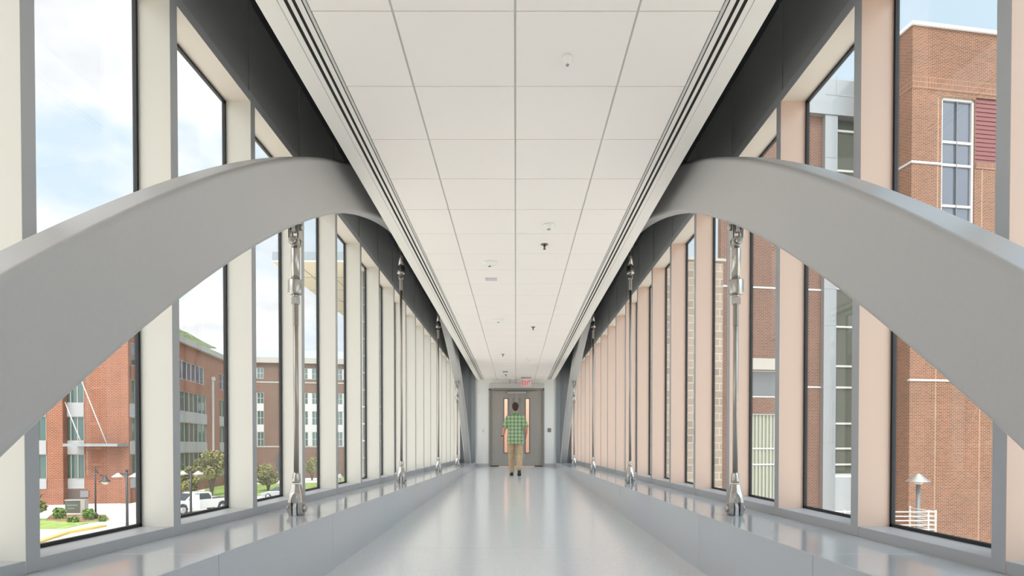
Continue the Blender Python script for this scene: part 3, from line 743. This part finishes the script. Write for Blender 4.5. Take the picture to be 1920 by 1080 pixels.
window(K, ff, gx0, 0, Zk(1575, 892), Zk(1575, 216), 1, [Zk(1575, p) for p in (243, 318, 400, 470, 540, 612, 686, 726, 794, 841, 871)], gl=mat('stair_glass', (.09, .10, .085), .05, spec=.9), w=.10)
panel(K, 'entrance_frame', ff, gx0-.4, 0, GZ, Zk(1575, 895), mat('entrance_grey', (.34, .36, .37), .4), -.1, .2)
# stone stair tower
st = Frame(18.05, 27, ANG)
S_ = empty('stone_tower', (18.05, 27, 0), ANG); tag(S_, 'tan rough stone block tower outside the right glazing', 'tower')
SD2 = SD-1.3; fs = fn_front(SD2)
sx0, sx1 = fe.X(1130, SD2), fe.X(1354, SD2); szt = fe.Z(1310, 488.6, SD2)
panel(S_, 'stone_wall', fs, sx0, sx1, GZ, szt, STONE, 0, 1.2)
panel(S_, 'coping', fs, sx0-.1, sx1+.1, szt, szt+.12, M_CORN, -.1, 1.19)

# ------------------------------------------------------------------ stair landing with railing, lamp posts
rl_ = mat('white_rail_paint', (.50, .48, .45), .5)
LZ = -3.25
m = MB(); m.box(8.0, 14.35, 19.9, 21.4, LZ-.2, LZ); m.box(8.3, 8.6, 20, 21.3, GZ, LZ-.2); m.box(13.9, 14.2, 20, 21.3, GZ, LZ-.2)
ld = m.build('stair_landing', mat('landing_concrete', (.45, .43, .41), .8)); tag(ld, 'raised concrete landing below the right window', 'stair landing')
ra = empty('railing', (14.3, 20, LZ+CZ)); tag(ra, 'white tubular railing on the landing outside the right window', 'railing')
for i in range(7):
    z = .12+i*.15; m = MB(); m.tube((-6.2, 0, z), (0, 0, z), .022, n=10); m.tube((0, 0, z), (0, 1.3, z), .022, n=10); m.build('rail', rl_, ra)
for x, y in ((-6.2, 0), (-4.65, 0), (-3.1, 0), (-2.0, 0), (-.25, 0), (0, 0), (0, 1.3)):
    m = MB(); m.tube((x, y, 0), (x, y, 1.08), .028, n=10); m.build('post', rl_, ra)
P = hitY(1722, 887, 22.5)
lp = empty('street_lamp', (P.x, 22.5, GZ+CZ)); tag(lp, 'post lamp with a shallow conical metal cap outside the right window', 'street lamp')
hh = P.z-GZ
m = MB(); m.tube((0, 0, 0), (0, 0, hh-.42), .075, n=16); m.build('pole', mat('lamp_pole_grey', (.12, .13, .14), .4), lp)
m = MB(); m.lathe((0, 0, hh), [(.02, 0), (.08, -.03), (.40, -.30), (.41, -.33), (.38, -.33)], n=32, smooth=False); m.build('cap', mat('lamp_cap_metal', (.34, .33, .30), .35, metal=.7), lp)
m = MB(); m.lathe((0, 0, hh-.33), [(.16, 0), (.14, -.08), (.09, -.10)], n=20); m.build('lens', mat('lamp_lens', (.5, .5, .48), .3), lp)

pole = mat('lamp_dark_bronze', (.035, .032, .035), .45)
def two_head(px, py_top, Y, label):
    P = hitY(px, py_top, Y); o = empty('street_lamp', (P.x, Y, GZ+CZ)); h = P.z-GZ; tag(o, label, 'street lamp', 'two-headed street lamps')
    m = MB(); m.tube((0, 0, 0), (0, 0, h-.1), .10, .08, n=12); m.lathe((0, 0, h-.14), [(.11, 0), (.11, .1), (.03, .16)], n=12); m.build('pole', pole, o)
    for s in (-1, 1):
        m = MB(); m.tube((0, 0, h-.35), (s*.50, 0, h-.3), .04, n=8); m.tube((0, 0, h-.6), (s*.4, 0, h-.35), .025, n=8); a = m.build('arm', pole, o)
        m = MB(); m.lathe((s*.62, 0, h-.3), [(.06, .04), (.43, -.22), (.42, -.26), (.38, -.26)], n=16, smooth=False); m.build('shade', mat('pale_lamp_shade', (.36, .33, .31), .4), a)
two_head(237.7, 880, 42.5, 'two-headed street lamp in front of the brick corner')
two_head(357.5, 877, 48.5, 'two-headed street lamp beside the white pickup truck')
# hook-arm lamp
P = hitY(178.5, 876, 48.4); o = empty('street_lamp', (P.x, 48.4, GZ+CZ)); h = P.z-GZ; tag(o, 'black hook-arm street lamp with a bell shade by the shrubs', 'street lamp')
m = MB(); m.lathe((0, 0, 0), [(.22, 0), (.2, .35), (.1, .5), (.075, .6)], n=14); m.tube((0, 0, .6), (0, 0, h), .07, .05, n=12); m.build('pole', pole, o)
m = MB(); pts = [(.05, h-.15), (.25, h-.55), (.6, h-.72), (.75, h-.72)]
for a, b in zip(pts, pts[1:]): m.tube((a[0], 0, a[1]), (b[0], 0, b[1]), .035, n=8)
arm = m.build('arm', pole, o)
m = MB(); m.lathe((.80, 0, h-.72), [(.05, .08), (.12, -.1), (.22, -.28), (.42, -.42), (.42, -.46)], n=20); m.build('shade', pole, arm)
m = MB(); m.lathe((.80, 0, h-1.18), [(.3, 0), (.22, -.16), (.08, -.24)], n=18); m.build('globe', mat('lamp_globe', (.7, .62, .5), .3), arm)
# small white cap lamp
P = hitY(637.5, 888, 70); o = empty('street_lamp', (P.x, 70, GZ+CZ)); h = P.z-GZ; tag(o, 'short path lamp with a white pyramid cap far behind the left glazing', 'street lamp')
m = MB(); m.tube((0, 0, 0), (0, 0, h-.5), .1, n=10); m.build('pole', M_WFR, o); m = MB(); m.lathe((0, 0, h-.5), [(.3, 0), (.55, .0), (.06, .5)], n=8, smooth=False); m.build('cap', M_WFR, o)

# monument sign, bollard, notice
P0 = hitZ(122, 967, GZ); o = empty('monument_sign', (P0.x, P0.y, GZ+CZ), R(4)); tag(o, 'low monument sign with a dark panel in a cream frame by the shrubs', 'sign')
sw, shh = 36*P0.y/F, 30*P0.y/F
m = MB(); m.box(0, sw-.35, 0, .35, .2, shh-.1, rel=False); m.build('panel', mat('sign_dark_green', (.09, .10, .075), .35), o)
m = MB(); m.box(0, sw, -.06, .45, shh-.1, shh, rel=False); m.box(sw-.35, sw, -.06, .45, 0, shh-.1, rel=False); m.build('surround', M_CORN, o)
m = MB()
for i, (a, b, z) in enumerate(((.15, .8, .62), (.2, .62, .42))):      # two lines of small illegible lettering
    x = a*(sw-.4)
    while x < b*(sw-.4): m.box(x, x+.05+.03*random.random(), -.01, 0, z*shh, z*shh+.09, rel=False); x += .11
m.build('lettering', mat('sign_letters', (.32, .34, .28), .5), o)
P0 = hitZ(263, 971, GZ); m = MB(); m.lathe((0, 0, 0), [(.32, 0), (.32, 1.35), (.28, 1.42)], n=20); o = m.build('bollard', mat('tan_post', (.55, .38, .20), .6), loc=(P0.x, P0.y, GZ+CZ)); tag(o, 'thick tan bollard at the right edge of the far left window', 'bollard')
P0 = hitY(158, 926, 61.3); m = MB(); m.box(-.4, .4, -.03, .03, -.35, .35, rel=False); o = m.build('wall_notice', mat('notice_grey', (.20, .18, .19), .5), loc=(P0.x, 61.6, P0.z+CZ)); o.rotation_euler = (0, 0, ANG)
o.parent = A; o.location = (fa.X(158), -.05, P0.z+CZ); o.rotation_euler = (0, 0, 0)

# ------------------------------------------------------------------ vegetation
leafA = mat('olive_leaf', (.23, .22, .075), .7, noise=.45, nscale=3); leafB = mat('green_leaf', (.15, .23, .05), .7, noise=.45, nscale=3)
bark = mat('bark', (.10, .08, .065), .9)
def foliage(m, c, r, n, ls, rnd):
    for i in range(n):
        while True:
            p = Vector((rnd.uniform(-1, 1), rnd.uniform(-1, 1), rnd.uniform(-1, 1)))
            if .25 < p.length < 1: break
        p = p.normalized()*(p.length**.4)
        q = Vector((p.x*r[0], p.y*r[1], p.z*r[2]))+Vector(c)
        a = Vector((rnd.gauss(0, 1), rnd.gauss(0, 1), rnd.gauss(0, .6))).normalized(); b = a.orthogonal().normalized()
        s = ls*rnd.uniform(.6, 1.3)
        v = [m.bm.verts.new(q+a*s), m.bm.verts.new(q+b*s*.5), m.bm.verts.new(q-a*s), m.bm.verts.new(q-b*s*.5)]
        m.bm.faces.new(v)
def tree(px, base_y, w_px, top_y, label, lm, seed, stems=3, low=.25, nm='tree', Y=None):
    P = hitZ(px, base_y, GZ) if Y is None else None
    if Y: P = hitY(px, base_y, Y); P.z = GZ
    rnd = random.Random(seed); sc = P.y/F; w = w_px*sc; H = (base_y-top_y)*sc if Y is None else hitY(px, top_y, Y).z-GZ
    o = empty(nm, (P.x, P.y, GZ+CZ)); tag(o, label, 'tree', 'trees outside the left glazing')
    m = MB()
    for i in range(stems):
        t = 2*math.pi*i/stems+rnd.random(); p = Vector((0, 0, 0)); q = Vector((math.cos(t)*w*.10, math.sin(t)*w*.10, H*.42)); e = Vector((math.cos(t)*w*.28, math.sin(t)*w*.28, H*.75))
        m.tube(p, q, .11, .08, n=8); m.tube(q, e, .08, .03, n=8)
        for j in range(4):
            t2 = rnd.uniform(0, 6.28); m.tube(q.lerp(e, .2+.2*j), q.lerp(e, .2+.2*j)+Vector((math.cos(t2)*w*.18, math.sin(t2)*w*.18, H*.12)), .035, .012, n=6)
    m.build('trunk', bark, o)
    m = MB(); n = 16
    for i in range(n):
        t = rnd.uniform(0, 6.28); rr = rnd.uniform(0, .36)*w; zc_ = H*rnd.uniform(low+.17, .82)
        k = 1-.5*max(0, (zc_/H-.5))
        foliage(m, (rr*k*math.cos(t), rr*k*math.sin(t), zc_), (w*.17, w*.17, H*.14), 170, .16, rnd)
    m.build('foliage', lm, o)
tree(397, 930, 66, 838, 'spreading olive green tree behind the white pickup truck', leafA, 1, 4)
tree(352, 940, 46, 868, 'low olive tree left of the pickup, behind the two-headed lamp', leafA, 2, 3, .1)
tree(503, 921, 56, 866, 'low spreading tree on the lawn in front of the far brick building', leafA, 3, 4, .15)
tree(585, 901, 34, 855, 'small round tree seen just right of the nearest left tension rod', leafA, 4, 2)
tree(643, 892, 30, 848, 'green tree in the narrow window before the glass building', leafB, 5, 2)
tree(62, 975, 46, 912, 'leafy small tree cut by the left edge of the far left window', leafA, 6, 3, .1)
def shrub(px, py, w_px, h_px, label, seed):
    P = hitZ(px, py, GZ); sc = P.y/F; rnd = random.Random(seed); w = w_px*sc; h = h_px*sc
    o = empty('shrub', (P.x, P.y, GZ+CZ)); tag(o, label, 'shrub', 'shrubs round the monument sign')
    m = MB()
    for i in range(9):
        t = rnd.uniform(0, 6.28); rr = rnd.uniform(0, .35)*w; foliage(m, (rr*math.cos(t), rr*math.sin(t)*.5, h*.5), (w*.2, w*.16, h*.5), 150, .10, rnd)
    m.build('leaves', leafB, o)
    m = MB()
    for i in range(5): m.tube((0, 0, 0), (rnd.uniform(-.3, .3)*w, rnd.uniform(-.2, .2)*w, h*.7), .03, .01, n=6)
    m.build('stem', bark, o)
shrub(110, 974, 30, 22, 'round green shrub left of the monument sign', 11)
shrub(139, 980, 24, 11, 'low spreading shrub in front of the monument sign', 12)
shrub(167, 976, 22, 22, 'green shrub right of the monument sign, beside the hook-arm lamp', 13)
shrub(191, 978, 15, 11, 'small green shrub at the foot of the hook-arm lamp', 14)

# wooded hill
m = MB(); nx, ny = 90, 30; grid = []
rnd = random.Random(3)
for i in range(nx+1):
    row = []
    for j in range(ny+1):
        x = -560+i*(520/nx); y = 380+j*8
        k = 0
        h = 150*math.exp(-((x+430)/240)**2)*math.sin(math.pi*min(1, j/ny*.9+.02))**.8
        row.append(m.bm.verts.new((x, y, GZ+CZ+max(0, h+rnd.uniform(-1.6, 1.6)))))
    grid.append(row)
for i in range(nx):
    for j in range(ny): m.bm.faces.new((grid[i][j], grid[i+1][j], grid[i+1][j+1], grid[i][j+1]))
struct(m.build('hill', mat('wooded_hill', (.10, .13, .055), .95, noise=.6, nscale=.16, bump=1)), 'wooded green hill above the brick roofline')

# ------------------------------------------------------------------ vehicles
white = mat('white_car_paint', (.62, .62, .62), .25, coat=.5); tyre = mat('tyre_rubber', (.02, .02, .02), .8); rim = mat('alloy_rim', (.5, .5, .52), .3, metal=.8); carglass = mat('car_glass', (.05, .07, .08), .06, spec=.9)
def wheels(o, pts, r, w):
    for x, y in pts:
        m = MB(); m.lathe((x, y, r), [(r*.7, -w/2), (r*.95, -w/2), (r, -w/2+.03), (r, w/2-.03), (r*.95, w/2), (r*.7, w/2)], axis='Y', n=28); t = m.build('wheel', tyre, o)
        m = MB(); m.lathe((x, y, r), [(r*.12, -w/2-.01), (r*.66, -w/2+.0), (r*.7, -w/2+.04), (r*.7, w/2-.04), (r*.66, w/2), (r*.12, w/2+.01)], axis='Y', n=20); m.build('rim', rim, t)
P = hitZ(368, 961, GZ)
tr = empty('pickup_truck', (P.x, P.y, GZ+CZ), math.atan2(-.86, -.50)); tag(tr, 'white crew-cab pickup truck parked outside with its door open', 'pickup truck')
side = lambda a, b, d: (a, d, b)
m = MB()
m.prism([(2.85, .45), (2.9, .75), (2.86, 1.12), (1.55, 1.22), (-2.85, 1.22), (-2.9, .55), (-2.4, .48), (-2.3, .85), (-1.95, .98), (-1.6, .85), (-1.45, .42), (1.3, .42), (1.42, .85), (1.78, .98), (2.15, .85), (2.25, .48)], side, -.98, .98)
bd = m.build('body', white, tr, bevel=.05)
m = MB(); m.prism([(1.5, 1.18), (.85, 1.80), (.5, 1.90), (-.65, 1.90), (-.95, 1.80), (-1.05, 1.18)], side, -.86, .86); cb_ = m.build('cab', white, tr, bevel=.06)
m = MB()
for q in (-1, 1):
    for poly in ([(1.2, 1.24), (.72, 1.74), (.30, 1.78), (.30, 1.24)], [(.2, 1.24), (.2, 1.78), (-.62, 1.78), (-.85, 1.5), (-.9, 1.24)]): m.prism(poly, side, q*.855, q*.875)
m.prism([(1.52, 1.23), (1.47, 1.24), (.88, 1.80), (.93, 1.79)], side, -.76, .76)
m.build('side_glass', carglass, cb_)
m = MB(); m.box(-2.8, -1.12, -.84, .84, 1.20, 1.235, rel=False); m.build('load_bed', mat('bed_liner', (.05, .05, .05), .8), tr)
m = MB(); m.box(2.84, 2.93, -.7, .7, .72, 1.06, rel=False); m.build('grille', mat('chrome_grille', (.25, .25, .26), .25, metal=.9), tr, bevel=.01)
for q in (-1, 1):
    m = MB(); m.box(2.78, 2.92, q*.72 if q > 0 else -.96, .96 if q > 0 else -.72, .85, 1.06, rel=False); m.build('headlight', mat('headlight_clear', (.6, .62, .65), .1), tr, bevel=.02)
m = MB(); m.box(2.8, 3.0, -.96, .96, .42, .66, rel=False); m.build('bumper', mat('chrome_grille', (.25, .25, .26), .25), tr, bevel=.03)
m = MB(); m.prism([(0, .5), (0, 1.22), (-.3, 1.78), (-.9, 1.78), (-1.0, 1.22), (-1.0, .5)], lambda a, b, d: (1.2+a*.35, .98-a*.9+d, b), 0, .07); m.build('open_door', white, tr, bevel=.01)
wheels(tr, [(1.78, -.88), (1.78, .88), (-1.95, -.88), (-1.95, .88)], .42, .28)
P = hitZ(528, 934, GZ)
ca = empty('car', (P.x, P.y, GZ+CZ), R(200)); tag(ca, 'silver car parked beside the lawn, mostly hidden by a window post', 'car')
silver = mat('silver_car_paint', (.45, .47, .48), .25, metal=.5)
m = MB(); m.prism([(2.2, .35), (2.25, .65), (1.3, .88), (-1.7, .92), (-2.2, .85), (-2.25, .4), (-1.8, .3), (-1.4, .6), (-1, .3), (1, .3), (1.4, .6), (1.8, .3)], side, -.88, .88); m.build('body', silver, ca, bevel=.05)
m = MB(); m.prism([(1.2, .86), (.5, 1.38), (-.7, 1.42), (-1.6, .90)], side, -.74, .74); m.build('glasshouse', carglass, ca, bevel=.05)
m = MB(); m.prism([(.48, 1.38), (-.7, 1.42), (-.72, 1.45), (.46, 1.41)], side, -.72, .72); m.build('roof', silver, ca)
wheels(ca, [(1.4, -.78), (1.4, .78), (-1.4, -.78), (-1.4, .78)], .32, .22)

# ------------------------------------------------------------------ person
def person():
    Yp = 14.24
    o = empty('person', (-.008, Yp, fz(Yp)+CZ)); tag(o, 'person walking away to the door in a green plaid shirt and khaki trousers', 'person')
    skin = mat('skin', (.56, .27, .19), .55)
    def cap(m, a, b, ra, rb, sx=1, n=16):
        """tapered limb between two joints, round at both ends"""
        a = Vector(a); b = Vector(b); m.tube(a, b, ra, rb, n=n); m.ball(a, ra, seg=n, rings=8); m.ball(b, rb, seg=n, rings=8)
    def fuse(m, name, mt, voxel, smooth, parent):
        ob = m.build(name, mt, parent)
        r = ob.modifiers.new('fuse', 'REMESH'); r.mode = 'VOXEL'; r.voxel_size = voxel; r.use_smooth_shade = True
        s = ob.modifiers.new('soft', 'SMOOTH'); s.factor = .6; s.iterations = smooth
        return ob
    J = dict(sl=(-.185, .0, 1.43), el=(-.262, -.035, 1.155), wl=(-.308, .005, .945), sr=(.185, .0, 1.43), er=(.262, -.09, 1.165), wr=(.262, .10, 1.02),
             hl=(-.09, .01, .90), kl=(-.10, .12, .50), al=(-.085, .22, .105), hr=(.09, -.005, .90), kr=(.105, -.0, .50), ar=(.088, -.235, .19))
    m = MB()
    # torso, neck, head
    m.ball((0, 0, 1.18), 1, (.165, .105, .30)); m.ball((0, -.005, 1.35), 1, (.175, .095, .105)); m.ball((0, 0, .95), 1, (.16, .11, .13))
    cap(m, (0, .0, 1.42), (0, .025, 1.56), .062, .054)
    m.ball((0, .03, 1.675), 1, (.075, .092, .105)); m.ball((0, .065, 1.625), 1, (.055, .06, .065)); m.ball((0, .045, 1.60), 1, (.052, .06, .04))
    m.ball((0, .128, 1.655), 1, (.013, .018, .022)); m.ball((0, .122, 1.675), 1, (.010, .014, .025))
    for s in (-1, 1):
        m.ball((s*.079, .025, 1.655), 1, (.010, .020, .034)); m.ball((s*.03, .112, 1.693), 1, (.022, .010, .008))
    for k in 'lr':
        cap(m, Vector(J['s'+k])+Vector((0, 0, -.035)), J['e'+k], .046, .040); cap(m, J['e'+k], J['w'+k], .041, .027)
        cap(m, J['h'+k], J['k'+k], .080, .055); cap(m, J['k'+k], J['a'+k], .055, .038)
    # hands: palm, four fingers of unequal length with bends, thumb from the side
    def hand(w, e, s, curl, fwd):
        w = Vector(w); d = (w-Vector(e)).normalized()*.35+Vector((0, fwd, -1)).normalized()*.65; d.normalize()
        side_ = Vector((0, 1, 0)); side_ = (side_-d*side_.dot(d)).normalized()     # knuckle row runs front to back
        inw = Vector((-s, 0, 0)); inw = (inw-d*inw.dot(d)).normalized()            # palm faces the thigh
        for q in (-.030, -.010, .010, .031): cap(m, w+side_*q*.5+d*.01, w+d*.082+side_*q, .0155, .0115, n=10)
        for q, L_ in ((.034, .070), (.0115, .080), (-.0115, .074), (-.033, .058)):
            p = w+d*.088+side_*q; dd = d
            for j, fr in enumerate((.45, .32, .23)):
                dd = (dd+inw*curl*(.5+.5*j)).normalized(); n_ = p+dd*L_*fr; cap(m, p, n_, .0088-.0007*j, .0082-.0007*j, n=10); p = n_
        p = w+d*.025+side_*.030; q = p+(side_*.7+d*.6+inw*.25).normalized()*.045; cap(m, p, q, .013, .011, n=10); cap(m, q, q+(d*.9+side_*.15+inw*.35).normalized()*.035, .011, .009, n=10)
    hand(J['wl'], J['el'], -1, .35, .05); hand(J['wr'], J['er'], 1, .6, .35)
    fuse(m, 'body', skin, .0040, 2, o)
    # eyes and mouth
    m = MB()
    for s in (-1, 1): m.ball((s*.030, .110, 1.676), .0115, seg=12, rings=8)
    ey = m.build('eyes', mat('eye_white', (.7, .68, .64), .2), o)
    m = MB()
    for s in (-1, 1): m.ball((s*.030, .1175, 1.676), .0055, seg=12, rings=8)
    m.build('iris', mat('iris_brown', (.05, .025, .012), .2), ey)
    m = MB(); m.ball((0, .124, 1.617), 1, (.024, .008, .008), seg=12, rings=8); m.build('lips', mat('lip', (.45, .15, .12), .5), o)
    # hair
    hm = mat('dark_brown_hair', (.030, .015, .009), .6, noise=.4, nscale=60, bump=.6)
    m = MB(); m.ball((0, .015, 1.70), 1, (.084, .098, .095)); m.ball((0, -.045, 1.66), 1, (.072, .052, .085)); m.ball((0, .06, 1.755), 1, (.065, .06, .032))
    for s in (-1, 1): m.ball((s*.066, .02, 1.69), 1, (.018, .035, .05))
    fuse(m, 'hair', hm, .006, 2, o)
    # shirt
    sm = bpy.data.materials.new('green_plaid'); sm.use_nodes = True; nt = sm.node_tree; b = nt.nodes['Principled BSDF']; b.inputs['Roughness'].default_value = .85
    N = nt.nodes.new; L = nt.links.new
    tc = N('ShaderNodeTexCoord'); sp = N('ShaderNodeSeparateXYZ'); L(tc.outputs['Object'], sp.inputs[0])
    def stripes(sock, period, ph):
        a = N('ShaderNodeMath'); a.operation = 'MULTIPLY'; a.inputs[1].default_value = 2*math.pi/period; L(sock, a.inputs[0])
        c = N('ShaderNodeMath'); c.inputs[1].default_value = ph; L(a.outputs[0], c.inputs[0])
        s_ = N('ShaderNodeMath'); s_.operation = 'SINE'; L(c.outputs[0], s_.inputs[0])
        r = N('ShaderNodeMapRange'); r.inputs[1].default_value = -.9; r.inputs[2].default_value = .5; L(s_.outputs[0], r.inputs[0]); return r.outputs[0]
    sx = stripes(sp.outputs[0], .088, .6); sz = stripes(sp.outputs[2], .088, 0)
    m1 = N('ShaderNodeMixRGB'); m1.inputs[1].default_value = (.09, .19, .075, 1); m1.inputs[2].default_value = (.44, .50, .32, 1); L(sx, m1.inputs[0])
    m2 = N('ShaderNodeMixRGB'); m2.inputs[1].default_value = (.11, .24, .115, 1); m2.inputs[2].default_value = (.42, .52, .36, 1); L(sz, m2.inputs[0])
    m3 = N('ShaderNodeMixRGB'); m3.inputs[0].default_value = .5; L(m1.outputs[0], m3.inputs[1]); L(m2.outputs[0], m3.inputs[2])
    sx2 = stripes(sp.outputs[0], .026, 0); m4 = N('ShaderNodeMixRGB'); m4.blend_type = 'MULTIPLY'; m4.inputs[2].default_value = (.88, .95, .85, 1); L(sx2, m4.inputs[0]); L(m3.outputs[0], m4.inputs[1]); L(m4.outputs[0], b.inputs['Base Color'])
    nz = N('ShaderNodeTexNoise'); nz.inputs['Scale'].default_value = 9; bp = N('ShaderNodeBump'); bp.inputs['Distance'].default_value = .03; bp.inputs['Strength'].default_value = .5; L(tc.outputs['Object'], nz.inputs[0]); L(nz.outputs[0], bp.inputs['Height']); L(bp.outputs[0], b.inputs['Normal'])
    m = MB()
    secs = [(.782, .200, .150), (.84, .203, .152), (.95, .197, .142), (1.06, .186, .128), (1.18, .190, .122), (1.30, .205, .122), (1.39, .205, .112), (1.44, .178, .095), (1.475, .125, .078), (1.50, .075, .066), (1.525, .064, .062)]
    rings = []
    for z, rx, ry in secs:
        rings.append([m.bm.verts.new((rx*math.copysign(abs(math.cos(t))**.85, math.cos(t))+.004*math.sin(7*t+z*20), -.004+ry*math.copysign(abs(math.sin(t))**.85, math.sin(t))+(.012*math.sin(5*t+z*9) if z < 1.0 else 0)+(.022*(z-1.44)/.08 if z > 1.44 else 0), z)) for t in [2*math.pi*i/40 for i in range(40)]])
    for P_, Q in zip(rings, rings[1:]):
        for i in range(40): m.bm.faces.new((P_[i], P_[(i+1) % 40], Q[(i+1) % 40], Q[i]))
    m.bm.faces.new(rings[0]); m.bm.faces.new(rings[-1])
    for k, s in (('l', -1), ('r', 1)):
        a = Vector(J['s'+k]); e = Vector(J['e'+k]); q = a.lerp(e, .93); m.tube(a+Vector((-s*.02, 0, -.012)), q, .071, .070, n=24); m.ball(a+Vector((-s*.020, 0, -.022)), .073)
    fuse(m, 'shirt', sm, .006, 4, o)
    m = MB(); m.lathe((0, .012, 1.50), [(.082, -.006), (.073, .036), (.064, .038), (.070, .0)], n=28)
    m.build('collar', mat('shirt_collar_green', (.12, .33, .14), .85), o)
    # trousers
    tm = mat('khaki_cotton', (.50, .36, .215), .85, noise=.12, nscale=14, bump=.9)
    m = MB(); m.ball((0, 0, .89), 1, (.170, .112, .12)); m.ball((-.075, -.035, .87), 1, (.085, .085, .095)); m.ball((.075, -.035, .87), 1, (.085, .085, .095))
    for k in 'lr':
        h, kn, an = Vector(J['h'+k]), Vector(J['k'+k]), Vector(J['a'+k]); cap(m, h+Vector((0, 0, -.04)), kn, .090, .079, n=20); cap(m, kn, an+Vector((0, 0, .02)), .079, .068, n=20)
    fuse(m, 'trousers', tm, .007, 4, o)
    # shoes
    bm_ = mat('black_leather', (.012, .011, .011), .4); sole = mat('dark_sole', (.035, .033, .032), .6)
    def shoe(ank, heel, toe, up, nm='shoe'):
        heel = Vector(heel); toe = Vector(toe); d = (toe-heel).normalized(); upv = Vector(up).normalized(); L_ = (toe-heel).length
        m = MB(); rt = Matrix((Vector((1, 0, 0)), d, upv)).transposed()
        m.ball(heel+d*.045+upv*.045, 1, (.041, .052, .05), rot=rt); m.ball(heel+d*L_*.45+upv*.042, 1, (.043, .10, .042), rot=rt); m.ball(heel+d*(L_-.07)+upv*.034, 1, (.05, .075, .034), rot=rt); m.tube(heel+d*.055+upv*.05, Vector(ank), .043, .042, n=16)
        so_ = fuse(m, nm, bm_, .006, 2, o)
        m = MB(); pts = []
        for t, w in ((0, .026), (.03, .037), (.12, .040), (.30, .034), (.5, .037), (.7, .049), (.85, .047), (.96, .028), (1, .008)): pts.append((w, t*L_))
        poly = pts+[(-a, b_) for a, b_ in pts[::-1]]
        m.prism(poly, lambda a, b_, dd: heel+Vector((a, 0, 0))+d*b_+upv*dd, .0, .020); m.build('sole', sole, so_, bevel=.004)
    shoe((-.085, .21, .10), (-.085, .155, .004), (-.10, .44, .004), (0, 0, 1)); shoe((.088, -.235, .19), (.090, -.275, .115), (.094, -.03, .003), (0, .41, .91))
    # watch
    w = Vector(J['wl'])+Vector((-.0, -.003, .02)); m = MB(); m.tube(w, w+Vector((.004, -.004, .024)), .0325, n=24); wt = m.build('wristwatch', mat('black_watch', (.01, .01, .012), .4), o)
    m = MB(); m.tube(w+Vector((-.034, 0, .012)), w+Vector((-.042, 0, .012)), .016, n=18); m.build('watch_face', mat('watch_dial', (.08, .08, .1), .15), wt)
person()
